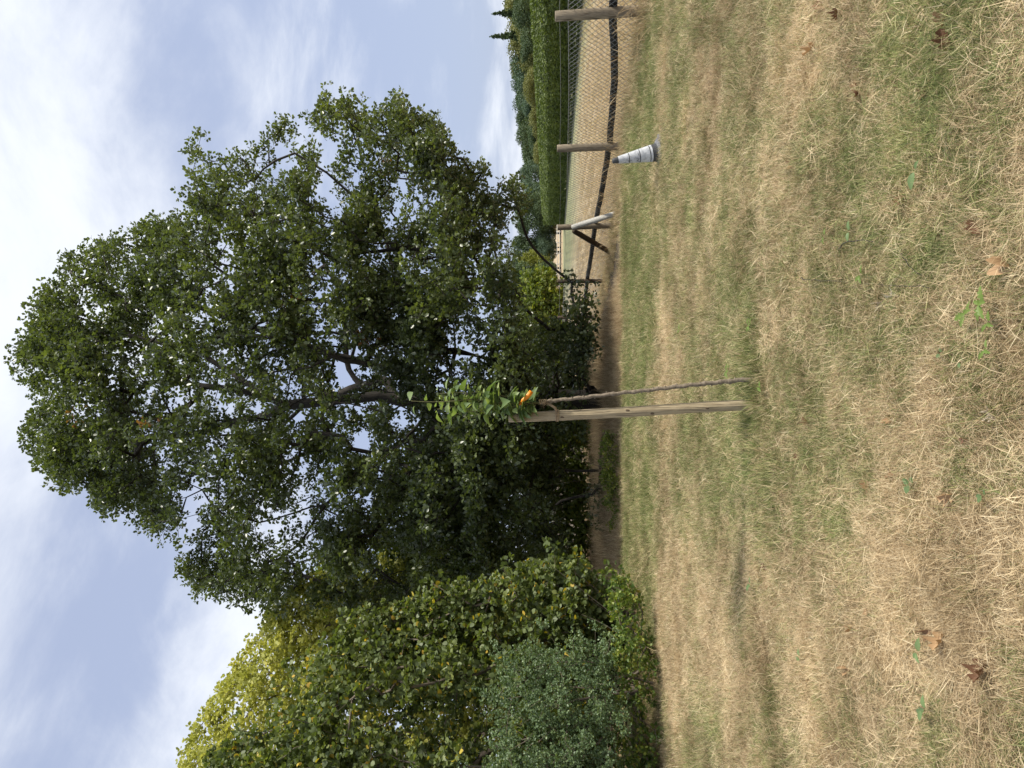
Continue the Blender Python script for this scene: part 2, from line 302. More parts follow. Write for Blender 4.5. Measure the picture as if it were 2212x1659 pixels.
def field_mat():
    mt, nt, out = new_mat('stubble'); L = nt.links
    ge = N(nt, 'ShaderNodeNewGeometry'); sp = N(nt, 'ShaderNodeSeparateXYZ'); L.new(ge.outputs['Position'], sp.inputs[0])
    mp = N(nt, 'ShaderNodeMapping'); mp.inputs['Scale'].default_value = (1, 0.06, 1); L.new(ge.outputs['Position'], mp.inputs[0])
    rows = N(nt, 'ShaderNodeTexNoise', i_Scale=1.5, i_Detail=5.0, i_Roughness=0.7); L.new(mp.outputs[0], rows.inputs['Vector'])
    fine = N(nt, 'ShaderNodeTexNoise', i_Scale=9.0, i_Detail=6.0, i_Roughness=0.8); L.new(ge.outputs['Position'], fine.inputs['Vector'])
    ad = N(nt, 'ShaderNodeMath', operation='ADD'); L.new(rows.outputs['Fac'], ad.inputs[0]); L.new(fine.outputs['Fac'], ad.inputs[1])
    r = ramp(nt, [(0.42, (.19, .135, .075)), (0.5, (.36, .27, .155)), (0.57, (.56, .44, .27))])
    hf = N(nt, 'ShaderNodeMath', operation='MULTIPLY', i_1=0.5); L.new(ad.outputs[0], hf.inputs[0]); L.new(hf.outputs[0], r.inputs[0])
    rg = ramp(nt, [(0.40, (.11, .14, .055)), (0.60, (.26, .28, .14))]); L.new(hf.outputs[0], rg.inputs[0])
    # green margin beside the hedge and a greening strip in the field, each with a ragged edge
    wx = N(nt, 'ShaderNodeMath', operation='MULTIPLY_ADD', i_1=8.0); L.new(rows.outputs['Fac'], wx.inputs[0]); L.new(sp.outputs['X'], wx.inputs[2])
    m1 = N(nt, 'ShaderNodeMapRange', interpolation_type='SMOOTHSTEP'); m1.inputs['From Min'].default_value = 21.0; m1.inputs['From Max'].default_value = 30.0; L.new(wx.outputs[0], m1.inputs[0])
    yb = N(nt, 'ShaderNodeMapRange', interpolation_type='SMOOTHSTEP'); yb.inputs['From Min'].default_value = 38.0; yb.inputs['From Max'].default_value = 95.0; L.new(sp.outputs['Y'], yb.inputs[0])
    x2 = N(nt, 'ShaderNodeMapRange', interpolation_type='SMOOTHSTEP'); x2.inputs['From Min'].default_value = 11.0; x2.inputs['From Max'].default_value = 20.0; L.new(wx.outputs[0], x2.inputs[0])
    m2 = N(nt, 'ShaderNodeMath', operation='MULTIPLY'); L.new(yb.outputs[0], m2.inputs[0]); L.new(x2.outputs[0], m2.inputs[1])
    yf = N(nt, 'ShaderNodeMapRange', interpolation_type='SMOOTHSTEP'); yf.inputs['From Min'].default_value = 150.0; yf.inputs['From Max'].default_value = 128.0; L.new(sp.outputs['Y'], yf.inputs[0])
    mm = N(nt, 'ShaderNodeMath', operation='MAXIMUM'); L.new(m1.outputs[0], mm.inputs[0]); L.new(m2.outputs[0], mm.inputs[1])
    mf = N(nt, 'ShaderNodeMath', operation='MULTIPLY'); L.new(mm.outputs[0], mf.inputs[0]); L.new(yf.outputs[0], mf.inputs[1])
    m8 = N(nt, 'ShaderNodeMath', operation='MULTIPLY', i_1=0.85); L.new(mf.outputs[0], m8.inputs[0])
    mx = N(nt, 'ShaderNodeMix', data_type='RGBA'); L.new(m8.outputs[0], mx.inputs['Factor']); L.new(r.outputs[0], mx.inputs['A']); L.new(rg.outputs[0], mx.inputs['B'])
    pr = N(nt, 'ShaderNodeBsdfPrincipled', i_Roughness=0.95); L.new(mx.outputs['Result'], pr.inputs['Base Color'])
    bp = N(nt, 'ShaderNodeBump', i_Strength=1.0, i_Distance=0.08); L.new(fine.outputs['Fac'], bp.inputs['Height']); L.new(bp.outputs[0], pr.inputs['Normal'])
    L.new(pr.outputs[0], out.inputs[0]); return mt
M['lawn'] = lawn_mat(); M['field'] = field_mat()

# ------------------------------------------------------------------ ground
FA, FB = 8.89, -0.158                         # the fence runs along x = FA + FB*y
fx = lambda y: FA + FB * y
def lines(a, b, step, lo, hi, g=1.16):
    mid = list(np.arange(a, b, step)); l = []; s = step; x = a
    while x > lo: s *= g; x -= s; l.append(x)
    r = []; s = step; x = mid[-1]
    while x < hi: s *= g; x += s; r.append(x)
    return np.array(l[::-1] + mid + r)
gx = lines(-8, 9, 0.085, -1200, 1200); gy = lines(1.0, 21, 0.085, -300, 1600)
GX, GY = np.meshgrid(gx, gy, indexing='ij'); V = np.stack([GX, GY, gz(GX, GY)], -1).reshape(-1, 3)
ny = len(gy); ii, jj = np.meshgrid(np.arange(len(gx) - 1), np.arange(ny - 1), indexing='ij')
Fq = np.stack([ii * ny + jj, (ii + 1) * ny + jj, (ii + 1) * ny + jj + 1, ii * ny + jj + 1], -1).reshape(-1, 4)
cx = V[Fq].mean(1); isf = (cx[:, 0] > fx(np.minimum(cx[:, 1], 60))) & (cx[:, 1] > -20)
for nm, sel, mt in (('ground', ~isf, M['lawn']), ('stubble_field', isf, M['field'])):
    f = Fq[sel]; u, inv = np.unique(f, return_inverse=True)
    tag(link(nm, mesh_np(nm, V[u], [inv.reshape(-1, 4)], mt, None, True)), kind='structure')

# ------------------------------------------------------------------ foliage
T4 = (np.array([[0, 0, 0], [.17, .25, .04], [.27, .66, .03], [0, 1, -.06], [-.27, .66, .03], [-.17, .25, .04]], float),
      [np.array([[0, 1, 2, 3], [0, 3, 4, 5]])])
TR = (np.array([[0, 0, 0], [.40, .14, .05], [.47, .52, .06], [.24, .88, 0], [0, 1.02, -.05], [-.24, .88, 0], [-.47, .52, .06], [-.40, .14, .05]], float),
      [np.array([[0, 1, 2, 3, 4], [0, 4, 5, 6, 7]])])
TD = (np.array([[0, 0, 0], [.36, .5, .05], [0, 1, 0], [-.36, .5, .05]], float), [np.array([[0, 1, 2, 3]])])
def unit(v): return v / (np.linalg.norm(v, axis=-1, keepdims=True) + 1e-9)
def leaf_arrays(pos, axis, nrm, size, tmpl, width=1.0):
    tv, tf = tmpl
    axis = unit(axis); side = unit(np.cross(axis, nrm)); n2 = np.cross(side, axis)
    size = np.asarray(size)[:, None, None]
    v = pos[:, None] + size * (tv[None, :, 0, None] * width * side[:, None] + tv[None, :, 1, None] * axis[:, None] + tv[None, :, 2, None] * n2[:, None])
    k = len(tv); off = (np.arange(len(pos)) * k)[:, None, None]
    faces = [(f[None] + off).reshape(-1, f.shape[1]) for f in tf]
    return v.reshape(-1, 3), faces, k
def rosettes(centres, R, per, leaves, size, tmpl, r, width=1.0, flat=0.6, tone=0.5, updrift=0.3):
    """centres (N,3): leafy twig ends; each gets 'per' rosettes of 'leaves' leaves"""
    n = len(centres)
    off = r.normal(size=(n, per, 3)); off = unit(off) * (r.random((n, per, 1)) ** 0.5) * R; off[..., 2] *= 0.75
    c = centres[:, None] + off
    out = unit(off + r.normal(size=off.shape) * 0.35 * R + np.array([0, 0, updrift * R]))
    c = np.repeat(c.reshape(-1, 3), leaves, 0); out = np.repeat(out.reshape(-1, 3), leaves, 0)
    ax = unit(out * 0.6 + r.normal(size=c.shape) * 0.75)
    nr = unit(r.normal(size=c.shape) * flat + np.array([0, 0, 1.0]))
    sz = size * r.uniform(0.65, 1.25, len(c))
    p = c + ax * (sz * 0.25)[:, None]
    ct = np.repeat(r.random(n), per * leaves)
    rv = np.clip(tone * ct + (1 - tone) * r.random(len(c)), 0, 0.94)
    return p, ax, nr, sz, rv
def leaf_mesh(name, parts, tmpl, mat, org, width=1.0):
    p, ax, nr, sz, rv = parts
    v, f, k = leaf_arrays(p - np.array(org), ax, nr, sz, tmpl, width)
    return mesh_np(name, v, f, mat, {'rnd': np.repeat(rv, k)})
def in_poly(X, Y, poly):
    poly = np.array(poly, float); ins = np.zeros(len(X), bool); n = len(poly)
    for i in range(n):
        x1, y1 = poly[i]; x2, y2 = poly[(i + 1) % n]
        c = ((y1 > Y) != (y2 > Y)); xi = (x2 - x1) * (Y - y1) / ((y2 - y1) + 1e-12) + x1
        ins ^= c & (X < xi)
    return ins
def row_extent(poly, X):
    """Y extent of the outline at each X"""
    poly = np.array(poly, float); lo = np.full(len(X), 1e9); hi = np.full(len(X), -1e9); n = len(poly)
    for i in range(n):
        x1, y1 = poly[i]; x2, y2 = poly[(i + 1) % n]
        m_ = (np.minimum(x1, x2) <= X) & (X <= np.maximum(x1, x2)) & (x1 != x2)
        y = y1 + (y2 - y1) * (X - x1) / (x2 - x1 + 1e-12)
        lo = np.where(m_ & (y < lo), y, lo); hi = np.where(m_ & (y > hi), y, hi)
    return lo, hi
def skeleton(seed_pts, seed_par, targets, root, step=0.4, rtwig=0.006, expo=2.3, pathw=0.25, r=None):
    """grow branches from the seed polyline tree to every target; returns nodes, parents, radii"""
    nodes = [np.array(p, float) for p in seed_pts]; par = list(seed_par)
    plen = [0.0]
    for i in range(1, len(nodes)): plen.append(plen[par[i]] + np.linalg.norm(nodes[i] - nodes[par[i]]))
    cap = len(nodes) + len(targets) * 12 + 1000
    A = np.zeros((cap, 3)); Lp = np.zeros(cap); PR = np.zeros(cap, int); n = len(nodes)
    A[:n] = nodes; Lp[:n] = plen; PR[:n] = par
    leafn = []
    for t in targets[np.argsort(np.linalg.norm(targets - np.array(root), axis=1))]:
        d = np.linalg.norm(A[:n] - t, axis=1) + pathw * Lp[:n]
        d = d + np.where(A[:n, 2] > t[2] + 0.5, 0.8, 0)
        i = int(np.argmin(d)); a = A[i]; L_ = np.linalg.norm(t - a); k = max(1, int(L_ / step)); prev = i
        sag = r.normal(size=3) * 0.06 * L_
        for q in range(1, k + 1):
            if n >= cap: break
            s_ = q / k; A[n] = a + (t - a) * s_ + sag * math.sin(s_ * math.pi) + np.array([0, 0, 0.10 * L_ * math.sin(s_ * math.pi)])
            Lp[n] = Lp[prev] + L_ / k; PR[n] = prev; prev = n; n += 1
        leafn.append(prev)
    A = A[:n]; PR = PR[:n]
    w = np.zeros(n); w[leafn] += 1
    w = np.maximum(w, 0)
    for i in range(n - 1, 0, -1): w[PR[i]] += w[i]
    rad = rtwig * np.maximum(w, 1) ** (1 / expo)
    return A, PR, rad
def skeleton_mesh(name, A, PR, rad, mat, org, k=5, jit=0.0, minr=0.0):
    sel = np.arange(1, len(A)); sel = sel[rad[sel] >= minr]
    a = A[PR[sel]]; b = A[sel]; r1 = np.minimum(rad[PR[sel]], rad[sel] * 1.35); r0 = rad[sel]
    t = unit(b - a); ref = np.where(np.abs(t[:, 2:3]) > 0.8, np.array([[1.0, 0, 0]]), np.array([[0, 0, 1.0]]))
    s1 = unit(np.cross(t, ref)); s2 = np.cross(t, s1); ang = np.arange(k) / k * 2 * math.pi
    ring = np.cos(ang)[None, :, None] * s1[:, None] + np.sin(ang)[None, :, None] * s2[:, None]
    va = a[:, None] + ring * r1[:, None, None]; vb = b[:, None] + t[:, None] * (r0 * 0.3)[:, None, None] + ring * r0[:, None, None]
    v = np.concatenate([va, vb], 1).reshape(-1, 3) - np.array(org)
    o = (np.arange(len(sel)) * 2 * k)[:, None, None]; j = np.arange(k); j2 = (j + 1) % k
    f = (np.stack([j, j2, k + j2, k + j], -1)[None] + o).reshape(-1, 4)
    return mesh_np(name, v, [f], mat, None, True)

def sample_outline(poly, n, yc, half, r, flatk=0.95, shell=0.6, front=0.0, holes=0.0, hs=0.5, seed=0, maxh=1e9, ybounds=None):
    """points filling a rounded crown volume whose outline is the polygon; depth around yc"""
    pa = np.array(poly, float); res = []; got = 0
    while got < n:
        X = r.uniform(pa[:, 0].min(), pa[:, 0].max(), n * 3); Y = r.uniform(pa[:, 1].min(), pa[:, 1].max(), n * 3)
        k = in_poly(X, Y, poly); X = X[k]; Y = Y[k]
        lo, hi = row_extent(poly, X); c = (lo + hi) / 2; hw = (hi - lo) / 2
        s_ = np.clip((Y - c) / hw, -1, 1)
        h = np.minimum(hw * yc / F * flatk, half) * np.sqrt(1 - s_ ** 2 * 0.97)
        q = 1 - shell * r.random(len(X)) ** 1.3; q = q * np.where(r.random(len(X)) < 0.5 + front, -1, 1)
        d = yc + q * h
        p = Pn(X, Y, d)
        if holes > 0:
            keep = noise3(p, hs, seed) > (holes + 0.10 * (r.random(len(p)) - 0.5)); p = p[keep]
        g = gz(p[:, 0], p[:, 1]); p = p[(p[:, 2] > g + 0.12) & (p[:, 2] < maxh)]
        res.append(p); got += len(p)
    return np.concatenate(res)[:n]

# ---- the oak
OAK = [(25, 770), (66, 715), (70, 670), (110, 590), (135, 560), (180, 530), (265, 512), (300, 490), (380, 462), (396, 420), (390, 370), (408, 340), (410, 285), (440, 285),
       (470, 325), (505, 310), (545, 330), (600, 250), (625, 232), (690, 235), (720, 190), (770, 215), (820, 240), (862, 200), (880, 240), (940, 255), (962, 290), (1010, 300), (1055, 345),
       (1062, 395), (1118, 388), (1140, 430), (1128, 480), (1105, 540), (1110, 590), (1125, 640), (1170, 690), (1210, 700), (1235, 650), (1222, 600), (1250, 585), (1290, 640), (1285, 760), (1275, 900),
       (1262, 1000), (1300, 1060), (1325, 1120), (1290, 1140), (1240, 1190), (1180, 1215), (1100, 1265), (1000, 1265), (960, 1285), (900, 1305), (760, 1330), (700, 1335),
       (620, 1335), (588, 1340), (550, 1305), (500, 1300), (430, 1285), (410, 1250), (380, 1215), (330, 1185), (275, 1160), (240, 1115), (212, 1100), (200, 1040), (130, 1058), (100, 1015), (55, 965), (62, 890), (78, 850), (50, 830)]
r = np.random.default_rng(11)
OY = 23.0; ob = P(1300, 862, OY); ob.z = float(gz(ob.x, OY)) - 0.1
oak = empty('oak_tree', ob, 'large spreading oak with dark green lobed leaves and branches low to the ground', 'tree')
def to_pic(p):
    w = p - np.array([0, 0, EYE]); dz = w[:, 1] * FW.y + w[:, 2] * FW.z
    return 1106 - (w[:, 1] * UP.y + w[:, 2] * UP.z) / dz * F, 829.5 - w[:, 0] / dz * F
# boughs first, then the leafy twigs that fill each bough: masses of leaf with gaps between
bough = np.concatenate([sample_outline(OAK, 330, OY, 6.6, r, holes=0.33, hs=0.7, seed=5, shell=0.75, front=0.05), sample_outline([q for q in OAK if q[0] < 820 or q[1] > 1290 or q[1] < 260], 150, OY, 6.0, r, shell=0.5), sample_outline([(30, 770), (75, 690), (150, 570), (270, 530), (400, 480), (420, 700), (400, 1000), (230, 1080), (110, 1000), (75, 940), (70, 860)], 75, OY, 5.0, r, shell=0.7), sample_outline([q for q in OAK if 820 < q[0] < 1200], 130, OY, 6.0, r, holes=0.25, seed=5, shell=0.6, front=0.3)])
br_ = r.uniform(.5, 1.15, len(bough)); w_ = br_ ** 2.2; ix = r.choice(len(bough), 10600, p=w_ / w_.sum())
dd_ = unit(r.normal(size=(len(ix), 3))); dd_[:, 2] = np.where(r.random(len(ix)) < .6, np.abs(dd_[:, 2]), dd_[:, 2])
cl = bough[ix] + dd_ * (br_[ix] * r.random(len(ix)) ** .45)[:, None] * np.array([1, 1, .62])
btone = r.random(len(bough))[ix]
px_, py_ = to_pic(cl); kk_ = in_poly(px_, py_, OAK) & (cl[:, 2] > gz(cl[:, 0], cl[:, 1]) + .35); cl = cl[kk_]; btone = btone[kk_]
# drop twig ends that would come nearer than the shade edge
kk_ = cl[:, 1] > 16.9; cl = cl[kk_][:7900]; btone = btone[kk_][:7900]
# clear volume around the fork so the limbs show against the sky, as in the photo
for hx, hy, hr in ((640, 870, 1.0), (745, 800, 1.0), (780, 950, 1.0), (640, 1000, .75), (765, 385, .5), (850, 470, .6), (900, 430, .5), (690, 620, .6), (560, 700, .5), (700, 720, .7), (560, 880, .6), (470, 960, .6), (820, 560, .5)):
    pc = np.array(P(hx, hy, OY)); ray = unit(pc - np.array([0, 0, EYE])); w = cl - np.array([0, 0, EYE])
    dist = np.linalg.norm(w - (w @ ray)[:, None] * ray, axis=1); kk_ = (dist > hr * .62) | (r.random(len(cl)) < 0.25); cl = cl[kk_]; btone = btone[kk_]
seed = [tuple(ob)]; par = [0]
def limb(frm, pts):
    p = frm
    for (X, Y, d) in pts:
        q = np.array(P(X, Y, d)); a = np.array(seed[p]); k = max(1, int(np.linalg.norm(q - a) / 0.5))
        b0 = p
        for i in range(1, k + 1):
            seed.append(tuple(a + (q - a) * i / k + r.normal(size=3) * 0.03)); par.append(b0); b0 = len(seed) - 1
        p = b0
    return p
t1 = limb(0, [(1200, 866, 23), (1060, 866, 23), (930, 868, 23)])
a1 = limb(t1, [(820, 855, 22.8), (700, 868, 22.6), (620, 875, 22.5)])
limb(a1, [(520, 845, 22), (400, 830, 22), (250, 820, 22)]); limb(a1, [(560, 900, 23), (440, 930, 23), (300, 950, 23)]); limb(a1, [(570, 850, 24), (430, 760, 25), (250, 720, 25)])
a2 = limb(t1, [(860, 800, 22.5), (760, 775, 22), (640, 745, 21.5)]); limb(a2, [(520, 700, 21), (360, 640, 21)]); limb(a2, [(560, 660, 20.5), (450, 560, 20)])
a3 = limb(t1, [(900, 920, 23.5), (820, 1000, 23), (700, 1090, 22.5)]); limb(a3, [(560, 1130, 22), (440, 1170, 22)]); limb(a3, [(640, 1180, 21.5), (560, 1240, 21)])
a4 = limb(t1, [(900, 760, 23.5), (880, 640, 23.5), (830, 520, 23)]); limb(a4, [(740, 400, 22.5), (640, 330, 22)]); limb(a4, [(800, 400, 23.5), (770, 290, 23.5)]); limb(a4, [(890, 450, 22), (900, 330, 22)])
limb(t1, [(960, 700, 21), (1000, 560, 20), (1020, 450, 19.5)]); limb(t1, [(980, 1000, 20.5), (960, 1120, 19.5)]); limb(t1, [(1000, 850, 20), (980, 830, 18)])
limb(7, [(1120, 760, 21), (1170, 690, 19.5)]); limb(8, [(1110, 980, 20.5), (1150, 1060, 19)])
A, PR, rad = skeleton(seed, par, cl, ob, 0.4, 0.0058, 2.08, 0.18, r)
rad = np.maximum(rad, 0.006); rad = np.minimum(rad, 0.36)
hd = np.linalg.norm(A[:, :2] - np.array(ob)[:2], axis=1); rad = np.where((A[:, 2] < 4.2) & (hd > .7), np.minimum(rad, .045), rad)
link('trunk', skeleton_mesh('trunk', A, PR, rad, M['bark'], ob, 6, minr=0.0), oak)
pt = rosettes(cl, 0.34, 8, 6, 0.112, T4, r, 1.25)
p_, ax_, nr_, sz_, rv_ = pt
rb = (noise3(cl, 0.35, 40)); brown = np.zeros(len(cl), bool)
for X, Y in ((832, 362), (790, 735), (300, 900), (165, 905), (640, 655)):
    q = Pn(np.array([X * 1.0]), np.array([Y * 1.0]), np.array([18.0]))[0]
    ray = unit(q - np.array([0, 0, EYE])); w = cl - np.array([0, 0, EYE]); dist = np.linalg.norm(w - (w @ ray)[:, None] * ray, axis=1) + (cl[:, 1] - 16) * 0.05
    brown[np.argmin(dist)] = True
bl = np.repeat(brown, 48) & (r.random(len(rv_)) < 0.55); rv_[bl] = 1.0
rv_ = np.where(bl, 1.0, np.clip(rv_ * 0.62 + np.repeat(rb * .2 + btone * .28, 48), 0, 0.97))
link('crown', leaf_mesh('crown', (p_, ax_, nr_, sz_, rv_), T4, M['oak_leaf'], ob, 1.25), oak)

# ---- shrubs and trees at the left and behind the oak
def leafy(name, label, cat, poly, yc, half, ncl, R, per, leaves, size, tmpl, mat, base, r, width=1.0, holes=0.0, hs=0.7, shell=0.8, front=0.2, flatk=0.95, rtwig=0.004, stems=5, stem_mat='stem',
          maxh=1e9, tone=0.5, flat=0.6, group=None, seed=3, hi=0.94, parts=('crown', 'trunk'), spread=0.5, expo=2.4, ragged=0, rag=1.0):
    b = Vector(base); b.z = float(gz(b.x, b.y)) - 0.05
    t = empty(name, b, label, cat, group)
    cl = sample_outline(poly, ncl, yc, half, r, flatk, shell, front, holes, hs, seed, maxh)
    if ragged:
        m_ = ragged; j_ = r.choice(len(cl), m_); cen = cl.mean(0); o_ = unit(cl[j_] - cen + np.array([0, -.6, .5])) ; ex = cl[j_] + o_ * r.uniform(.15, .75, (m_, 1)) * rag; cl = np.concatenate([cl, ex[ex[:, 2] > gz(ex[:, 0], ex[:, 1]) + .1]])
    sp = [tuple(b)]; pr = [0]
    for i in range(stems):
        a = i / stems * 6.28 + r.random(); top = np.array(b) + np.array([math.cos(a) * spread, math.sin(a) * spread, 1.3 + 0.8 * r.random()]); prev = 0
        for q in range(1, 4): sp.append(tuple(np.array(b) + (top - np.array(b)) * q / 3 + r.normal(size=3) * .02)); pr.append(prev); prev = len(sp) - 1
    A, PR, rad = skeleton(sp, pr, cl, b, 0.35, rtwig, expo, 0.2, r)
    link(parts[1], skeleton_mesh(parts[1], A, PR, rad, M[stem_mat], b, 4), t)
    p, ax, nr, sz, rv = rosettes(cl, R, per, leaves, size, tmpl, r, width, flat, tone)
    rv = rv / 0.94 * hi
    if mat == 'hazel_leaf': rv = np.where(r.random(len(rv)) < 0.035, r.uniform(0.965, 1, len(rv)), np.minimum(rv, 0.93))
    link(parts[0], leaf_mesh(parts[0], (p, ax, nr, sz, rv), tmpl, M[mat], b, width), t)
    return t
r = np.random.default_rng(21)
leafy('hazel_bush', 'tall hazel bush with big round leaves, some yellow, filling the left edge of the view', 'bush',
      [(440, 1680), (470, 1640), (515, 1605), (595, 1550), (650, 1500), (690, 1465), (700, 1440), (1000, 1430), (1200, 1440), (1300, 1460), (1330, 1900), (330, 1900), (350, 1750)],
      13.2, 2.0, 1000, 0.30, 9, 6, 0.082, TR, 'hazel_leaf', (-5.4, 13.4, 0), r, ragged=170, rag=.9, holes=.30, hs=1.1, rtwig=0.005, front=0.28, shell=0.9, flat=0.9)
leafy('hazel_bush', 'lower hazel bush with yellowing round leaves, between the oak and the tall hazel', 'bush',
      [(680, 1460), (700, 1420), (755, 1375), (850, 1318), (935, 1285), (1060, 1255), (1170, 1225), (1235, 1210), (1280, 1240), (1330, 1290), (1350, 1480), (1100, 1500), (800, 1490)],
      14.6, 1.5, 520, 0.30, 9, 6, 0.082, TR, 'hazel_leaf', (-4.6, 14.8, 0), r, ragged=110, rag=.9, holes=.30, hs=1.1, rtwig=0.005, front=0.25, shell=0.9, flat=0.9)
leafy('lime_green_tree', 'yellow-green sunlit tree rising behind the hazels, left of the oak', 'tree',
      [(590, 1290), (587, 1317), (560, 1354), (540, 1390), (509, 1436), (480, 1490), (435, 1551), (400, 1620), (370, 1700), (420, 1900), (1150, 1900), (1200, 1500), (1150, 1250), (900, 1200), (700, 1230)],
      26.0, 3.2, 2600, 0.40, 9, 6, 0.12, T4, 'yellow_leaf', (-9.5, 26.5, 0), r, width=1.7, rtwig=0.006, holes=0.26, hs=0.6, front=0.2, stems=4)
leafy('elder_bush', 'dense green and yellow undergrowth bush seen under the oak crown, behind it', 'bush',
      [(840, 1000), (800, 1150), (860, 1330), (1280, 1345), (1266, 1200), (1266, 1000), (1275, 900), (1180, 850), (1060, 870), (950, 910)],
      29.5, 2.2, 1350, 0.45, 8, 5, 0.15, T4, 'understory_leaf', (-4.2, 30, 0), r, width=1.5, rtwig=0.006, holes=0.30, hs=0.8, front=0.2)
leafy('privet_bush', 'grey-green small-leaved privet bush in front of the hazels at the left edge', 'bush',
      [(1075, 1500), (1090, 1440), (1130, 1425), (1200, 1400), (1260, 1385), (1310, 1400), (1335, 1470), (1345, 1900), (1050, 1900), (1055, 1650)],
      11.6, 1.1, 560, 0.17, 12, 8, 0.034, T4, 'privet_leaf', (-4.8, 11.9, 0), r, ragged=170, rag=.8, width=1.3, rtwig=0.0022, holes=0.36, hs=1.4, front=0.35, tone=0.35, flat=1.0)
leafy('bramble_thicket', 'low bramble thicket with yellowish leaves and bare brown stems at the lawn edge', 'bush',
      [(1310, 1225), (1280, 1290), (1285, 1380), (1300, 1500), (1310, 1900), (1440, 1900), (1428, 1500), (1415, 1380), (1372, 1280), (1345, 1235)],
      12.0, 1.0, 300, 0.17, 5, 5, 0.055, TR, 'bramble_leaf', (-4.4, 12.2, 0), r, width=0.8, rtwig=0.0028, holes=0.42, hs=1.6, front=0.25, tone=0.5, maxh=0.75, flat=1.0, stems=9, spread=1.4)
leafy('hawthorn_bush', 'dark round bush behind the stake and under the oak, right of the undergrowth', 'bush',
      [(1110, 900), (1130, 960), (1302, 960), (1302, 770), (1275, 735), (1210, 740), (1150, 790)],
      31.5, 1.8, 420, 0.42, 8, 5, 0.14, T4, 'oak_leaf', (-.8, 32, 0), r, width=1.5, rtwig=0.006, front=0.3)
leafy('dogwood_bush', 'mid green bush seen through the low oak branches, beyond the fourth and fifth fence posts', 'bush',
      [(1135, 600), (1120, 700), (1125, 800), (1216, 800), (1216, 640), (1200, 600), (1170, 585)],
      62.0, 3.0, 420, 0.75, 7, 5, 0.26, T4, 'understory_leaf', (4.4, 62, 0), r, width=1.5, rtwig=0.01, front=0.3)
leafy('nettle_patch', 'low dark green nettles in the brown hollow under the oak, left of the stake', 'nettles',
      [(1312, 925), (1330, 960), (1346, 1010), (1348, 1110), (1318, 1135), (1300, 1040), (1302, 960)],
      18.7, .7, 90, 0.16, 6, 5, 0.06, T4, 'understory_leaf', (-2.3, 18.8, 0), r, width=1.5, rtwig=0.0025, front=0.1, spread=.9, stems=7, maxh=.55)
leafy('field_maple', 'yellow-green leafy bush filling the gap between the hazels and the oak, further back', 'bush',
      [(700, 1180), (660, 1330), (1000, 1500), (1304, 1500), (1304, 1330), (1000, 1300), (860, 1330)],
      33.0, 2.2, 900, 0.5, 8, 5, 0.17, T4, 'understory_leaf', (-11.5, 33.5, 0), r, width=1.5, rtwig=0.006, front=0.3)
# privet and bramble must sit with their twigs on the ground: a loose tangle of dead stalks at their foot
def stalks(name, label, cat, n, xy, hgt, mat, wid=0.004, lean=0.5, bend=0.35, r=None, head=False, kind=None, seg=5):
    """n thin curved stalks starting at points xy (n,2)"""
    x, y = xy[:, 0], xy[:, 1]; z = gz(x, y) - 0.01; h = hgt * r.uniform(0.45, 1.15, n)
    a = r.uniform(0, 6.28, n); d = np.stack([np.cos(a), np.sin(a), np.zeros(n)], -1)
    ln = r.random(n) * lean; t = np.linspace(0, 1, seg)
    ctr = np.stack([x, y, z], -1)[:, None] + h[:, None, None] * (t[None, :, None] * np.array([0, 0, 1.0]) * (1 - 0.35 * ln)[:, None, None] + d[:, None] * (ln[:, None] * t[None] + bend * t[None] ** 2.2)[..., None])
    ctr[..., 2] -= (h[:, None] * bend * 0.6 * t[None] ** 3)
    side = np.stack([-np.sin(a), np.cos(a), np.zeros(n)], -1); rr = r.uniform(0, 6.28, n); side = unit(side * np.cos(rr)[:, None] + np.array([0, 0, 1.0]) * 0.3 + d * np.sin(rr)[:, None])
    w = wid * r.uniform(0.6, 1.3, n)[:, None] * np.linspace(1, 0.45, seg)[None]
    if head: w[:, -2] *= 3.0; w[:, -1] *= 0.8
    v = np.stack([ctr - side[:, None] * w[..., None], ctr + side[:, None] * w[..., None]], 2).reshape(-1, 3)
    o = (np.arange(n) * seg * 2)[:, None, None]; q = np.arange(seg - 1) * 2
    f = (np.stack([q, q + 1, q + 3, q + 2], -1)[None] + o).reshape(-1, 4)
    org = np.array([x.mean(), y.mean(), 0])
    o_ = link(name, mesh_np(name, v - org, [f], mat, {'rnd': np.repeat(r.random(n), seg * 2)})); o_.location = org
    return tag(o_, label, cat, None, kind)
r = np.random.default_rng(31)
n = 900; Yd = r.uniform(1240, 1760, n); Xd = r.uniform(1395, 1432, n) - np.clip((1400 - Yd) / 160, 0, 1) * 48
xy = np.array([(lambda p: (p.x, p.y))(G(a, b)) for a, b in zip(Xd, Yd)])
stalks('dead_stalks', 'tangle of dead brown stalks at the foot of the brambles', 'dry stalks', n, xy, 0.55, M['straw_dry'], 0.003, 1.0, 0.6, r, kind='stuff')

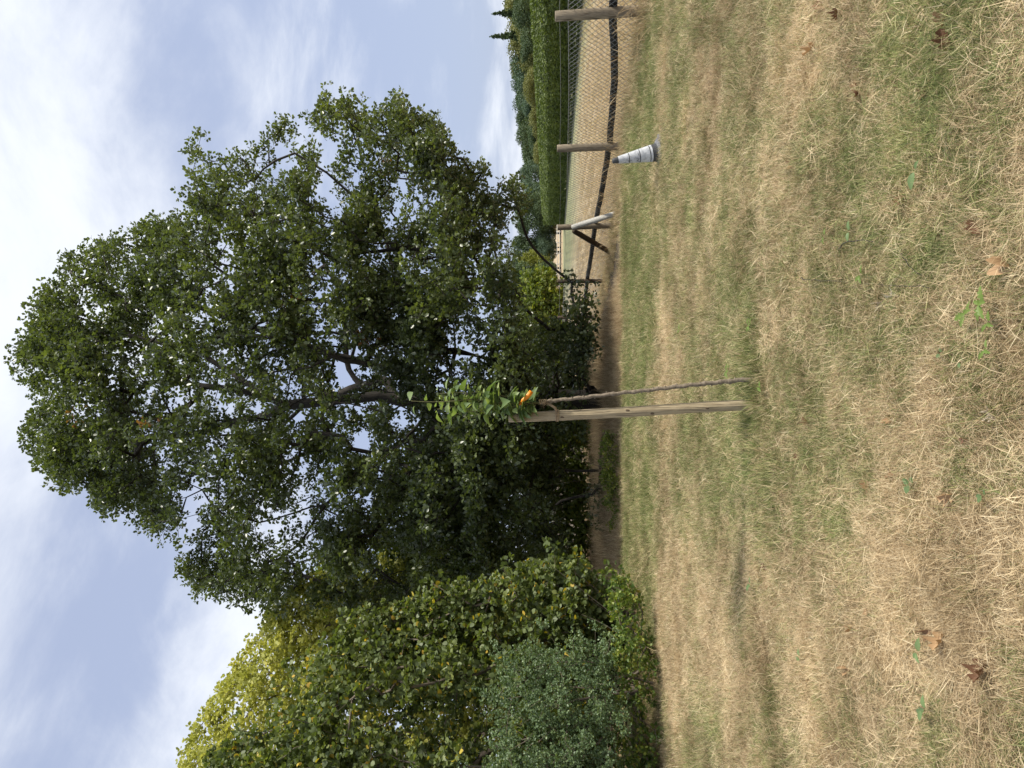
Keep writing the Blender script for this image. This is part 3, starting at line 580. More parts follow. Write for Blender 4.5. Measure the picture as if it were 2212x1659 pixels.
# ---- far woods: each tree a thing
def far_tree_mesh(h, R, n, leaf, mat, r, conifer=False, low=0.12):
    lob = []
    if conifer:
        P_, O_ = [], []
        for lv in np.linspace(.06, .98, 24):
            for q in range(6):
                a = r.uniform(0, 6.28); Lb = (1 - lv) ** .8 * R * r.uniform(.45, 1.15) + .15; m_ = max(5, int(Lb * 60)); t = r.random(m_) ** .7
                P_.append(np.stack([np.cos(a) * Lb * t, np.sin(a) * Lb * t, (lv + r.normal() * .012) * h - (.1 + .4 * r.random()) * Lb * t + .12 * Lb * t ** 3], -1) + r.normal(size=(m_, 3)) * (.05 + .10 * Lb * (1 - t))[:, None]); O_.append(np.tile([np.cos(a), np.sin(a), -.3], (m_, 1)))
        zt = r.uniform(.9, 1.03, 40) * h; P_.append(np.stack([r.normal(size=40) * .06, r.normal(size=40) * .06, zt], -1)); O_.append(np.tile([0, 0, 1.0], (40, 1)))
        p = np.concatenate(P_); out = np.concatenate(O_); tone = r.random(len(p)); leaf = leaf * .8
    else:
        k = 26; a = r.uniform(0, 6.28, k); zz = r.uniform(low + .12, 0.9, k); prof = np.sqrt(np.clip(1 - ((zz - 0.5) / 0.52) ** 2, 0.03, 1)) * 0.7
        c = np.stack([np.cos(a) * R * prof, np.sin(a) * R * prof, zz * h], -1); cr = R * r.uniform(0.28, 0.46, k)
        idx = r.integers(0, k, n * 8); dd = unit(r.normal(size=(n * 8, 3))); rad_ = cr[idx] * r.uniform(0.7, 1.03, n * 8) * (0.85 + 0.3 * r.random(n * 8))
        p = c[idx] + dd * rad_[:, None] * np.array([1, 1, 0.8]); out = dd; tone = r.random(k)[idx] * 0.5 + r.random(n * 8) * 0.5
    ax = unit(out * 0.5 + r.normal(size=p.shape)); nr = unit(out + r.normal(size=p.shape) * 0.5 + np.array([0, 0, .3]))
    v, f, kk = leaf_arrays(p, ax, nr, leaf * r.uniform(0.6, 1.3, len(p)), TD, 1.2)
    me = mesh_np('far_crown', v, f, mat, {'rnd': np.repeat(tone, kk)})
    mb = MB(); mb.tube([(0, 0, -0.5), (0.1, 0, h * 0.3), (0, 0.1, h * 0.75)], [0.035 * R + 0.12, 0.03 * R + .08, 0.05], 6)
    return me, mb.mesh('far_trunk', M['bark'])
r = np.random.default_rng(41)
protos = {}
for key, (mat, con) in {'dark': ('far_a', 0), 'olive': ('far_b', 0), 'bluish': ('far_c', 0), 'yellow': ('far_d', 0), 'spruce': ('far_a', 1)}.items():
    protos[key] = [far_tree_mesh(16, 2.6 if con else 6.5, 330 if con else 1500, 0.44 if not con else 0.5, M[mat], r, con) for _ in range(1 if con else 2)]
desc = {'dark': 'dark green broadleaf tree', 'olive': 'olive-yellow broadleaf tree', 'bluish': 'blue-green broadleaf tree', 'yellow': 'bright yellow-green tree', 'spruce': 'dark narrow spruce'}
def far_tree(kind, X, Y, d, wid, label, group, tree_i=[0]):
    """crown top at X,Y; wid = crown width in metres"""
    top = P(X, Y, d); g = float(gz(top.x, top.y)); h = top.z - g
    tree_i[0] += 1
    me, tm = protos[kind][tree_i[0] % len(protos[kind])]
    nm = 'spruce_tree' if kind == 'spruce' else 'broadleaf_tree'
    o = empty(nm, (top.x, top.y, g), label, 'tree', group)
    s = h / 16.0; ws = wid / (5.2 if kind == 'spruce' else 13.0)
    for n_, m_ in (('crown', me), ('trunk', tm)):
        c = link(n_, m_, o); c.scale = (ws, ws, s); c.rotation_euler[2] = tree_i[0] * 1.7
    return o
W = 'trees of the wood beyond the hedge'
outline = lambda Y: np.interp(Y, [-200, 0, 60, 100, 170, 250, 330, 370, 420, 500, 700], [1075, 1084, 1090, 1096, 1101, 1110, 1124, 1135, 1138, 1125, 1110])
back = [(-60, 'dark'), (-5, 'dark'), (40, 'olive'), (85, 'olive'), (122, 'olive'), (160, 'bluish'), (200, 'bluish'), (236, 'dark'), (275, 'dark'), (312, 'olive'), (345, 'dark')]
pos_w = ['just outside the right border', 'at the right border of the view', 'right of the taller spruce', 'under the taller spruce', 'left of the two spruces', 'second from the spruces', 'midway along the skyline',
         'above the second fence post', 'left of the second fence post', 'near the low end of the skyline', 'where the skyline dips to the oak']
for (Y, k), ps in zip(back, pos_w):
    far_tree(k, float(outline(Y)) + r.uniform(-2, 3), Y, 250 + r.uniform(-8, 8), r.uniform(13, 17), f'{desc[k]} {ps}, back row of wood', W)
fr = [(-30, 'olive'), (20, 'dark'), (62, 'olive'), (104, 'dark'), (145, 'olive'), (185, 'olive'), (222, 'bluish'), (262, 'olive'), (300, 'dark'), (335, 'olive')]
pos_f = ['outermost at the right border', 'behind the nearest fence post', 'left of the nearest fence post', 'below the two spruces', 'left of the spruces', 'with a rounded pale crown', 'between two olive crowns',
         'above the traffic cone side of the hedge', 'behind the second fence post', 'closest to the oak']
for (Y, k), ps in zip(fr, pos_f):
    far_tree(k, float(outline(Y)) + r.uniform(16, 30), Y, 215 + r.uniform(-6, 6), r.uniform(10, 13), f'{desc[k]} {ps}, front row of wood', W)
far_tree('spruce', 1063, 79, 235, 6.5, 'taller dark spruce sticking out of the distant wood skyline', None)
far_tree('spruce', 1066, 30, 235, 5.5, 'smaller spruce on the skyline near the right border of the view', None)
mid = [(1122, 385, 190, 9, 'bluish', 'standing in the dip at the end of the wood'), (1118, 425, 175, 9, 'bluish', 'above the far end of the hedge'), (1108, 465, 165, 10, 'dark', 'just left of the hedge end'), (1118, 505, 172, 9, 'dark', 'above the braced fence post'),
       (1100, 545, 172, 9, 'dark', 'left above the braced fence post'), (1118, 580, 165, 8, 'yellow', 'seen right of the oak foliage'), (1100, 612, 162, 9, 'dark', 'behind the fourth fence post'),
       (1105, 645, 140, 7, 'yellow', 'seen through the low oak branches'), (1120, 680, 115, 7, 'yellow', 'behind the fifth fence post'), (1095, 715, 135, 9, 'dark', 'behind the low oak branches'), (1105, 760, 120, 8, 'yellow', 'behind the oak, right of the stake'),
       (1090, 805, 130, 9, 'dark', 'behind the oak, beside the stake top'), (1158, 535, 165, 6, 'bluish', 'low and rounded at the field edge'), (1165, 640, 150, 5, 'bluish', 'low at the field edge under the yellow one'), (1168, 590, 160, 5, 'dark', 'low at the field edge left of the brace'),
       (1085, 860, 125, 9, 'dark', 'behind the oak trunk'), (1090, 920, 118, 9, 'yellow', 'behind the oak, left of the stake'), (1165, 492, 170, 5, 'olive', 'small at the far field corner by the hedge end')]
for X, Y, d, w, k, ps in mid: far_tree(k, X, Y, d, w, f'{desc[k]} {ps}, across the field', 'trees along the far side of the field')

# ---- tall clipped hedge along the field
r = np.random.default_rng(51)
HX, HY0, HY1, HH, HW = 27.2, 38.0, 126.0, 3.65, 3.2
hedge = empty('tall_hedge', (HX + HW / 2, 82, float(gz(HX, 82))), 'tall dense green hedge along the far side of the stubble field', 'hedge')
ys = np.linspace(HY0, HY1, 60); prof = [(0, .1), (-.15, .5), (-.1, .72), (.2, .83), (.55, .95), (.6, 1.0), (1.0, .9), (1.0, .1)]
vv = []
for i, y in enumerate(ys):
    sc = 1.0 if 0 < i < len(ys) - 1 else 0.8
    for a, b in prof: vv.append((HX + 0.25 + a * (HW - .5) if a > 0.2 else HX + 0.3 + a, y, float(gz(HX, y)) + b * (HH - 0.25) * sc))
k = len(prof); i, j = np.meshgrid(np.arange(len(ys) - 1), np.arange(k - 1), indexing='ij')
hf = np.stack([i * k + j, i * k + j + 1, (i + 1) * k + j + 1, (i + 1) * k + j], -1).reshape(-1, 4)
hv = np.array(vv) - np.array(hedge.location)
M['hedge_core'] = plain_mat('hedge_dark_core', (.018, .022, .010), 1.0)  # solid near-black core filling the hedge behind its leaves
link('dark_core', mesh_np('dark_core', hv, [hf, np.array([list(range((len(ys) - 1) * k, len(ys) * k)), list(range(k))[::-1]])], M['hedge_core']), hedge)
n = 62000; y = HY0 + (HY1 - HY0) * r.random(n) ** 1.25; s_ = r.random(n); bulge = 0.35 * (fbm(y * 0.35, s_ * 3) - 0.5) + .12 * (fbm(y * 1.4, s_ * 8 + 9) - .5)
side = s_ < 0.74; t = np.where(side, s_ / 0.74, (s_ - 0.74) / 0.26)
hx = np.where(side, HX + 0.06 - 0.15 * np.sin(t * 3) + 1.3 * np.clip((t - .74) / .26, 0, 1) ** 1.5, HX + 1.3 + t * (HW - 1.4)); hzz = np.where(side, 0.02 + t * (HH - 0.15), HH - 0.05)
hx = hx - bulge * side; hzz = hzz + bulge * 0.5 + .12 * (fbm(y * 1.1, y * 0) - .5)
p = np.stack([hx, y, gz(np.full(n, HX), y) + hzz], -1)
ne = 4000; pe = np.stack([HX + r.random(ne) * HW, HY1 + 0.25 * r.random(ne) + .2 * r.random(ne), r.random(ne) * (HH - .1)], -1); pe[:, 2] += float(gz(HX, HY1)); p = np.concatenate([p, pe]); n = len(p)
out = np.concatenate([np.stack([np.where(side, -1.0, 0), np.zeros(len(side)), np.where(side, 0.1, 1.0)], -1), np.tile([0, 1.0, 0], (ne, 1))])
ax = unit(out * 0.35 + r.normal(size=p.shape) * 0.4 + np.array([0, 0, -0.15]) + np.array([-.3, 0, 0])); ax[:, 2] += np.where(np.arange(n) < 62000, 0.15, 0)
nr = unit(out + r.normal(size=p.shape) * 0.6 + np.array([0, 0, 0.5]))
pc = np.clip(0.55 * noise3(p, 0.6, 4) + 0.5 * r.random(n) , 0, 1)
v, f, kk = leaf_arrays(p - np.array(hedge.location), ax, nr, 0.24 * r.uniform(0.6, 1.4, n), TD, 0.62)
link('foliage', mesh_np('foliage', v, f, M['hedge_leaf'], {'rnd': np.repeat(pc, kk)}), hedge)

# ---- far pasture fence behind the field corner
ff = empty('pasture_fence', P(1203, 520, 150), 'low pale rail fence at the far field edge, beside the hedge end', 'fence')
fo = np.array(ff.location); x0, x1 = P(1200, 478, 150).x, P(1200, 640, 150).x
for xx in np.linspace(x0, x1, 8):
    g = float(gz(xx, 150)); mb = MB(fo); mb.tube([(xx, 150, g - .2), (xx, 150, g + 1.15)], .09, 6); mb.build('post', M['brace_pale'], ff)
for hh in (0.55, 1.0):
    mb = MB(fo); mb.tube([(x0, 149.85, float(gz(x0, 150)) + hh), ((x0 + x1) / 2, 149.85, float(gz(x0, 150)) + hh - .04), (x1, 149.85, float(gz(x1, 150)) + hh)], .06, 5); mb.build('rail', M['brace_pale'], ff)

# ------------------------------------------------------------------ wire fence with wooden posts
r = np.random.default_rng(61)
fence = empty('wire_fence', (fx(18.7), 18.7, 0), 'low wooden-post fence with diamond wire mesh and a dark bottom rail along the field', 'fence')
FO = np.array(fence.location)
py = [8.2, 13.6, 18.7, 24.1, 30.0, 35.9, 41.8]
tops = [1.66, 1.665, 1.64, 1.64, 1.64, 1.66, 1.66]
def post(x, y, z1, rad, mat, lean=(0, 0), r=r):
    mb = MB(FO); z0 = float(gz(x, y)) - 0.15; n = 10
    pts = [(x + lean[0] * (t - 1) + r.normal() * .002, y + lean[1] * (t - 1), z0 + (z1 - z0) * t) for t in np.linspace(0, 1, n)]
    rr = np.array([rad * 1.04] + [rad * r.uniform(.97, 1.02) for _ in range(n - 3)] + [rad * .97, rad * .86])
    pts[-1] = (pts[-1][0], pts[-1][1], z1 + .004); pts[-2] = (pts[-1][0], pts[-1][1], z1 - .012)
    ph = r.random() * 6
    mb.tube(pts, rr, 14, bump=lambda a, b: 1 + 0.025 * np.sin(np.arange(b) * 3 + ph)[None] + 0.012 * r.normal(size=(1, b)))
    o = mb.build('post', mat, fence); return o
for i, (y, zt) in enumerate(zip(py, tops)):
    mat = M['post'] if i < 4 else M['post_dark']
    o = post(fx(y), y, zt, 0.095 if i < 4 else .085, mat, ((0.02, 0), (-.06, 0), (-.03, 0), (-.05, 0), (.0, 0), (0.0, 0), (0, 0))[i])
    if i == 1: o['label'] = 'sun-bleached grey-brown post nearest the camera'
def bar(pa, pb, rad, mat, name='brace', label=None):
    mb = MB(FO); a = np.array(pa); b = np.array(pb); n = 8
    mb.tube([a + (b - a) * t for t in np.linspace(0, 1, n)], [rad * .9] + [rad * r.uniform(.96, 1.05) for _ in range(n - 2)] + [rad * .9], 12)
    o = mb.build(name, mat, fence)
    if label: o['label'] = label
    return o
bar((fx(23.75) - .12, 23.75, P(1237, 497, 23.75).z), (fx(22.5) - .12, 22.7, float(gz(fx(22.7), 22.7)) - .02), .088, M['brace_pale'], label='pale weathered brace with a split lower end')
bar((fx(24.3) - .06, 24.25, P(1240, 500, 24.3).z), (fx(26.6) - .06, 26.6, float(gz(fx(26.6), 26.6)) - .05), .09, M['post_dark'], label='dark brown brace leaning left of its post')
# wires
def along(y, z, off=0.0): return (fx(y) + off, y, z)
def wire(name, zs, rad, y0=8.2, y1=41.8, off=-.02):
    ys = np.linspace(y0, y1, 90); sag = lambda y: -0.02 * abs(math.sin(math.pi * (np.interp(y, py, range(len(py))))))
    mb = MB(FO); mb.tube([along(y, float(np.interp(y, py, zs)) + sag(y), off) for y in ys], rad, 4, cap=False); mb.build(name, M['wire'], fence)
wire('top_wire', [1.585, 1.585, 1.57, 1.57, 1.57, 1.59, 1.6], 0.004, off=.085)
MT = [1.43, 1.43, 1.375, 1.40, 1.40, 1.42, 1.42]
wire('mesh_edge_wire', MT, 0.006, off=.09)
# diamond mesh: zig-zag wires, each bay its own part
pitch, ch = 0.15, 0.066
for i in range(len(py) - 1):
    y0, y1 = py[i], py[i + 1]; rows_ = 22; nh = int((y1 - y0) / (pitch / 2)); hp = (y1 - y0) / nh; A_, B_ = [], []
    for k in range(rows_):
        for c in range(nh + 1):
            if (c + k) % 2: continue
            for dc in (-1, 1):
                if 0 <= c + dc <= nh: A_.append((y0 + c * hp, k * ch)); B_.append((y0 + (c + dc) * hp, (k + 1) * ch))
    A_ = np.array(A_); B_ = np.array(B_)
    def to3(q):
        yy = np.minimum(q[:, 0], y1); zt = np.interp(yy, py, MT) - 0.02 * np.abs(np.sin(math.pi * np.interp(yy, py, np.arange(len(py)))))
        zb = gz(fx(yy), yy) - .02; z = zt - q[:, 1] / (rows_ * ch) * (zt - zb)
        wob = .012 * np.sin(yy * 7 + q[:, 1] * 9)
        return np.stack([fx(yy) + .09 + wob, yy, z], -1)
    a = to3(A_); b = to3(B_); t = unit(b - a); s1 = unit(np.cross(t, np.array([[1.0, 0, 0]]))); s2 = np.cross(t, s1); w = 0.0052
    ring = [s1 * w, (-.5 * s1 + .87 * s2) * w, (-.5 * s1 - .87 * s2) * w]
    v = np.stack([a + q for q in ring] + [b + q for q in ring], 1).reshape(-1, 3) - FO
    o_ = (np.arange(len(a)) * 6)[:, None, None]; f = (np.array([[0, 1, 4, 3], [1, 2, 5, 4], [2, 0, 3, 5]])[None] + o_).reshape(-1, 4)
    tag(link('wire_mesh', mesh_np('wire_mesh', v, [f], M['wire']), fence), kind='stuff')
# dark sagging bottom board, one per bay
rz = {8.2: .70, 13.6: .62, 15.75: .44, 18.7: .33, 21.5: .37, 24.1: .42, 30.0: .45, 35.9: .45, 41.8: .45}
ky = np.array(sorted(rz)); kz = np.array([rz[q] for q in ky])
for i in range(len(py) - 1):
    ys = np.linspace(py[i] + .004, py[i + 1] - .004, 14); z = np.interp(ys, ky, kz) + (-.02 * np.sin(np.linspace(0, math.pi, 14)))
    vs = []
    for y, zz in zip(ys, z):
        for dz, dxx in ((-.075, .112), (.075, .112), (.075, .145), (-.075, .145)): vs.append((fx(y) + dxx, y, zz + dz + .006 * math.sin(y * 5)))
    q = []
    for s_ in range(13):
        for e in range(4): q.append([s_ * 4 + e, s_ * 4 + (e + 1) % 4, s_ * 4 + 4 + (e + 1) % 4, s_ * 4 + 4 + e])
    q += [[3, 2, 1, 0], [52, 53, 54, 55]]
    link('rail', mesh_np('rail', np.array(vs) - FO, [np.array(q)], M['rail']), fence)

# ------------------------------------------------------------------ stake, sapling, ribbon, twine
r = np.random.default_rng(71)
sb = G(1634, 871); D0 = sb.y
stop = P(1099, 903, D0 + 0.02)
stake = empty('tree_stake', sb, 'upright round weathered wooden stake with knots, beside the young tree', 'stake')
ln = 60; ts = np.linspace(0, 1, ln); a = np.array(sb) + np.array([0, 0, -.2]); b = np.array(stop)
kn = {0.10: 1.0, 0.27: 1.1, 0.56: .9, 0.80: 1.0}
rr = np.ones(ln) * 0.0415
for k_, s_ in kn.items(): rr += 0.0035 * s_ * np.exp(-((ts - k_) / 0.012) ** 2)
rr = rr * np.interp(ts, [0, 1], [1.03, 0.96]); rr[-2] *= 0.985; rr[-1] *= 0.93
pts = [a + (b - a) * t + np.array([.004 * math.sin(t * 7), 0, 0]) for t in ts]; pts[-2] = pts[-1] - np.array([0, 0, .006])
K = 28; prof_ = 1 + .012 * np.sin(np.arange(K) * 1.3 + 1) + .01 * r.normal(size=K); prof_[5] = .90; prof_[17] = .93
mb = MB(sb); mb.tube(pts, rr, K, bump=lambda n_, k_: np.tile(prof_[None], (n_, 1)) * (1 + .004 * r.normal(size=(n_, 1)))); mb.build('shaft', M['stake'], stake)
M['knot'] = bark_mat('knot_wood', (.05, .035, .02), (.17, .12, .07), 90, 1.0)
axs = unit((b - a)[None])[0]
for t_, an in ((0.102, -1.2), (0.272, -1.7), (0.56, -1.3), (0.80, -1.9), (.47, -2.3)):
    c = a + (b - a) * t_ + np.array([math.cos(an), math.sin(an), 0]) * .0425
    ang = np.arange(10) / 10 * 6.283; out = np.array([math.cos(an), math.sin(an), 0]); sd_ = np.array([-math.sin(an), math.cos(an), 0])
    rv = [c + out * .006] + [c + (sd_ * math.cos(q) * .012 + np.array([0, 0, 1]) * math.sin(q) * .017) - out * (.004 * math.cos(q) ** 2) for q in ang]
    mk = MB(sb); mk.add(np.array(rv), np.array([[0, 1 + i, 1 + (i + 1) % 10] for i in range(10)])); mk.build('knot', M['knot'], stake)

tb = G(1640, 819)
young = empty('young_tree', tb, 'thin young fruit tree with knobbly bare stem and leafy top, beside the wooden stake', 'tree')
TB = np.array(tb); D1 = tb.y
way = [(1646, 817), (1590, 822), (1540, 827), (1490, 832), (1440, 838), (1390, 844), (1340, 849), (1290, 855), (1240, 861), (1195, 865), (1172, 868)]
pw = np.array([P(X, Y, D1 + .02 * i / 10) for i, (X, Y) in enumerate(way)])
tt = np.linspace(0, len(pw) - 1, 120); pp = np.stack([np.interp(tt, range(len(pw)), pw[:, k]) for k in range(3)], -1)
rad_ = np.interp(tt, [0, 2, 10], [.0185, .0165, .0125]); bp = np.ones(120)
for q in range(3, 118, 6):
    rad_[q + r.integers(-1, 2)] *= r.uniform(1.12, 1.4)
pp[:, 0] += .003 * np.sin(tt * 9)
mb = MB(TB); mb.tube(pp, rad_, 10); mb.build('stem', M['sap_bark'], young)
for q in range(6, 116, 6):
    an = r.uniform(-3.4, .3); d_ = np.array([math.cos(an), math.sin(an) * .6, .35]); mk = MB(TB)
    mk.tube([pp[q] + d_ * .006, pp[q] + d_ * .02, pp[q] + d_ * .026], [.008, .006, .003], 6); mk.build('bud', M['sap_bark'], young)
M['shoot'] = bark_mat('shoot_bark', (.10, .10, .04), (.20, .19, .08), 60, .7)
shoots = [[(1176, 869), (1140, 872), (1110, 872), (1070, 870), (1020, 862), (985, 866), (950, 868), (915, 868), (888, 866)],
          [(1150, 871), (1120, 876), (1090, 882), (1050, 888), (1010, 889), (975, 896)],
          [(1140, 871), (1110, 860), (1070, 852), (1030, 848), (990, 848), (950, 850)],
          [(1165, 870), (1150, 872), (1130, 878), (1105, 880)],
          [(1100, 872), (1060, 866), (1010, 874), (970, 880), (945, 884)]]
nodes_ = []
for si, sh in enumerate(shoots):
    ps = np.array([P(X, Y, D1 + .02 + .03 * (si - 1) * (k / len(sh)) - .02) for k, (X, Y) in enumerate(sh)])
    u = np.linspace(0, len(ps) - 1, 30); q = np.stack([np.interp(u, range(len(ps)), ps[:, k]) for k in range(3)], -1)
    mk = MB(TB); mk.tube(q, np.linspace(.0065 if si == 0 else .004, .0018, 30), 6); mk.build('shoot', M['shoot'], young)
    for k in range(3 if si else 2, 30, 1):
        nodes_.append((q[k], unit((q[k] - q[k - 1])[None])[0], si, k))
# leaf blade: folded, arched, with a toothed outline; shared meshes
def blade_mesh(name, L_, W_, arch, fold, mat, val, lobes=0, curl=0.0, n=9, jitter=0.0, r=None):
    ts = np.linspace(0, 1, n); w = W_ * np.sin(np.pi * np.clip(ts, 0, 1) ** 0.85) ** 0.75
    w[0] = .004; w[-1] = .0005
    if lobes: w = w * (0.72 + 0.30 * np.cos(ts * lobes * 2 * math.pi + math.pi))
    z = -arch * L_ * ts ** 2; y = L_ * ts * (1 - .15 * abs(arch))
    v = []
    for i in range(n):
        e = w[i]; j1, j2 = (r.normal() * jitter * W_, r.normal() * jitter * W_) if r is not None else (0, 0)
        v += [(-e, y[i] + j1, z[i] + fold * e + curl * e * e / W_), (-e * .5, y[i], z[i] + fold * e * .35), (0, y[i], z[i]), (e * .5, y[i], z[i] + fold * e * .35), (e, y[i] + j2, z[i] + fold * e + curl * e * e / W_)]
    v = np.array(v); q = []
    for i in range(n - 1):
        for j in range(4): q.append([i * 5 + j, i * 5 + j + 1, (i + 1) * 5 + j + 1, (i + 1) * 5 + j])
    return mesh_np(name, v, [np.array(q)], mat, {'rnd': np.full(len(v), val)}, True)
bl = [blade_mesh('sapling_blade', .100, .037, a_, f_, M['sapling_leaf'], vv_, n=8, jitter=.05, r=r) for a_, f_, vv_ in ((.3, .5, .1), (.5, .35, .3), (.15, .6, .5), (.6, .4, .7), (.35, .7, .85), (.05, .3, .95), (.8, .5, .2), (.4, .2, .6))]
def orient(o, pos, axis, nrm, sc=1.0):
    y_ = Vector(axis).normalized(); x_ = y_.cross(Vector(nrm)).normalized(); z_ = x_.cross(y_)
    mm = Matrix.Identity(4)
    for i in range(3): mm[i][0] = x_[i] * sc; mm[i][1] = y_[i] * sc; mm[i][2] = z_[i] * sc; mm[i][3] = pos[i]
    o.matrix_local = mm
nl = 0
for (pos, t, si, k) in nodes_:
    for rep in range(3 if (si == 0 and k < 18) else (2 if k < 20 else 1)):
        if r.random() < 0.2: continue
        an = nl * 2.4 + r.normal() * .5; d_ = Vector((math.cos(an), math.sin(an), 0.25 + r.random() * .5)).normalized()
        o = link('leaf', bl[r.integers(0, 8)], young); st_ = np.array(pos) + np.array(d_) * r.uniform(.015, .05)
        orient(o, st_ - TB, (d_.x, d_.y, d_.z - .5 * r.random()), (r.normal() * .35, r.normal() * .35 - .2, 1), r.choice([.5, .7, .85, 1.0, 1.2]) * (0.8 if k > 24 else 1))
        nl += 1
# yellow-orange ribbon knotted round the stem, one end sticking out
kp = np.array(P(1143, 871, D1 + .0))
mb = MB(kp)
for q in range(3):
    an = np.linspace(0, 6.6, 22); mb.tube([kp + np.array([math.cos(x) * .014, math.sin(x) * .014, -.01 + .008 * q + .004 * math.sin(x * 2 + q)]) for x in an], .004, 5)
knot = mb
e0 = kp + np.array([.008, -.015, -.004]); e1 = np.array(P(1160, 862, D1 - .03)); e1 = np.array(P(1132, 849, D1 - .04)); 
# the tail runs up and to the right
e1 = np.array(P(1150, 848, D1 - .03)); e1m = np.array(P(1152, 862, D1 - .035))
e0 = np.array(P(1146, 868, D1 - .02)); e1 = np.array(P(1137, 846, D1 - .03))
sp = [np.array(P(X, Y, D1 - .085)) for X, Y in ((1126, 869), (1130, 864), (1138, 858), (1144, 851), (1148, 845))]
kp_ = np.array(P(1125, 871, D1)); knot = MB(kp_)
for q in range(3):
    an = np.linspace(0, 6.6, 22); knot.tube([kp_ + np.array([math.cos(x) * .012, math.sin(x) * .013, -.01 + .009 * q + .004 * math.sin(x * 2 + q)]) for x in an], .0045, 5)
v = []
for i, p_ in enumerate(sp):
    wd = (.006, .014, .017, .018, .0175)[i]; nrm_ = np.array([.55, 0, .8]) ; nrm_ = unit(nrm_[None])[0]
    for s_ in (-1, 1):
        for yy in (0, .0012): v.append(p_ + nrm_ * wd * s_ + np.array([0, yy + .004 * math.sin(i * 2.0), 0]))
q = []
for i in range(4):
    b0 = i * 4; q += [[b0, b0 + 2, b0 + 6, b0 + 4], [b0 + 3, b0 + 1, b0 + 5, b0 + 7], [b0 + 1, b0, b0 + 4, b0 + 5], [b0 + 2, b0 + 3, b0 + 7, b0 + 6]]
q += [[0, 1, 3, 2], [18, 19, 17, 16]]
knot.add(np.array(v), np.array(q))
tag(knot.build('ribbon', M['orange'], None, False), 'bright orange plastic ribbon knotted round the young tree under its leaves', 'ribbon')
# frayed twine: fluffy wrap round stem plus a loop round the stake
tw0 = np.array(P(1172, 868, D1)); tw = MB(tw0); loopc = a + (b - a) * ((float(P(1203, 885, D0).z) - a[2]) / (b[2] - a[2]))
for q in range(3):
    an = np.linspace(0, 6.35, 28); tw.tube([loopc + np.array([math.cos(x) * .0475, math.sin(x) * .0475, -.008 + .008 * q + .004 * math.sin(x + q)]) for x in an], .0042, 5)
for q in range(4):
    an = np.linspace(0, 6.35, 16); c_ = tw0 + np.array([0, 0, -.02 + .014 * q]); tw.tube([c_ + np.array([math.cos(x) * .017, math.sin(x) * .017, .005 * math.sin(x * 2 + q)]) for x in an], .005, 5)
for q in range(3): tw.tube([tw0 + np.array([-.012, 0, -.03 - .01 * q]), (tw0 + loopc) / 2 + np.array([.01, -.03, -.03 - .01 * q]), loopc + np.array([.03, -.035, 0])], .0045, 5)
for q in range(70):
    c_ = tw0 + np.array([-.01, -.005, -.025]) + r.normal(size=3) * np.array([.012, .010, .022]); d_ = unit(r.normal(size=(1, 3)))[0]
    tw.tube([c_, c_ + d_ * .012 + r.normal(size=3) * .004, c_ + d_ * .024 + r.normal(size=3) * .008], [.0013, .001, .0006], 3, cap=False)
tag(tw.build('twine', M['twine']), 'frayed brown twine tying the young tree to the wooden stake', 'twine')

# ------------------------------------------------------------------ traffic cone, leaning
r = np.random.default_rng(81)
cb = G(1430, 328)
cone = empty('traffic_cone', cb, 'leaning old traffic cone with scuffed white sleeve and black bands, by the fence', 'traffic cone')
tip = np.array(P(1323, 348, cb.y - .05)); base = np.array(cb) + np.array([0, 0, .045]); H = np.linalg.norm(tip - base); ax_c = (tip - base) / H
q_ = Vector((0, 0, 1)).rotation_difference(Vector(ax_c)); 
prof_c = lambda t: np.interp(t, [0, 1], [.142, .037])
def ring_part(name, zr, mat, k=32):
    v = []; n_ = len(zr)
    for z, rr_ in zr:
        for j in range(k):
            an = j / k * 6.28318; w_ = 1 + .006 * math.sin(an * 3 + z * 9); p_ = q_ @ Vector((math.cos(an) * rr_ * w_, math.sin(an) * rr_ * w_, z)); v.append(tuple(p_))
    f = [[i * k + j, i * k + (j + 1) % k, (i + 1) * k + (j + 1) % k, (i + 1) * k + j] for i in range(n_ - 1) for j in range(k)]
    me = mesh_np(name, np.array(v), [np.array(f), np.array([[k * (n_ - 1) + j for j in range(k)], [j for j in range(k)][::-1]])], mat, None, False)
    me.polygons.foreach_set('use_smooth', np.array([True] * len(f) + [False] * 2)); o = link(name, me, cone); o.location = base - np.array(cb); return o
Z = lambda t: t * H
ring_part('body', [(Z(.02), .150), (Z(.05), prof_c(.05) + .004), (Z(.16), prof_c(.16)), (Z(.5), prof_c(.5) - .004), (Z(.9), prof_c(.9) - .002), (Z(.985), prof_c(.985)), (Z(1.0), .030), (Z(1.0) + .001, .022)], M['cone_black'])
cuts = [.155, .215, .43, .655, .885]
for i in range(4):
    t0, t1 = cuts[i] + .009, cuts[i + 1] - .009
    ring_part('reflective_band', [(Z(t0), prof_c(t0) + .002), (Z(t0) + .001, prof_c(t0) + .0045), (Z(t0) + .004, prof_c(t0) + .004), (Z(t1) - .004, prof_c(t1) + .0045), (Z(t1) - .001, prof_c(t1) + .0045), (Z(t1), prof_c(t1) + .002)], M['cone_white'])
ring_part('collar', [(Z(-.005), .20), (Z(.012), .205), (Z(.03), .185), (Z(.035), .165), (Z(.055), .158), (Z(.062), .15)], M['cone_grey'])
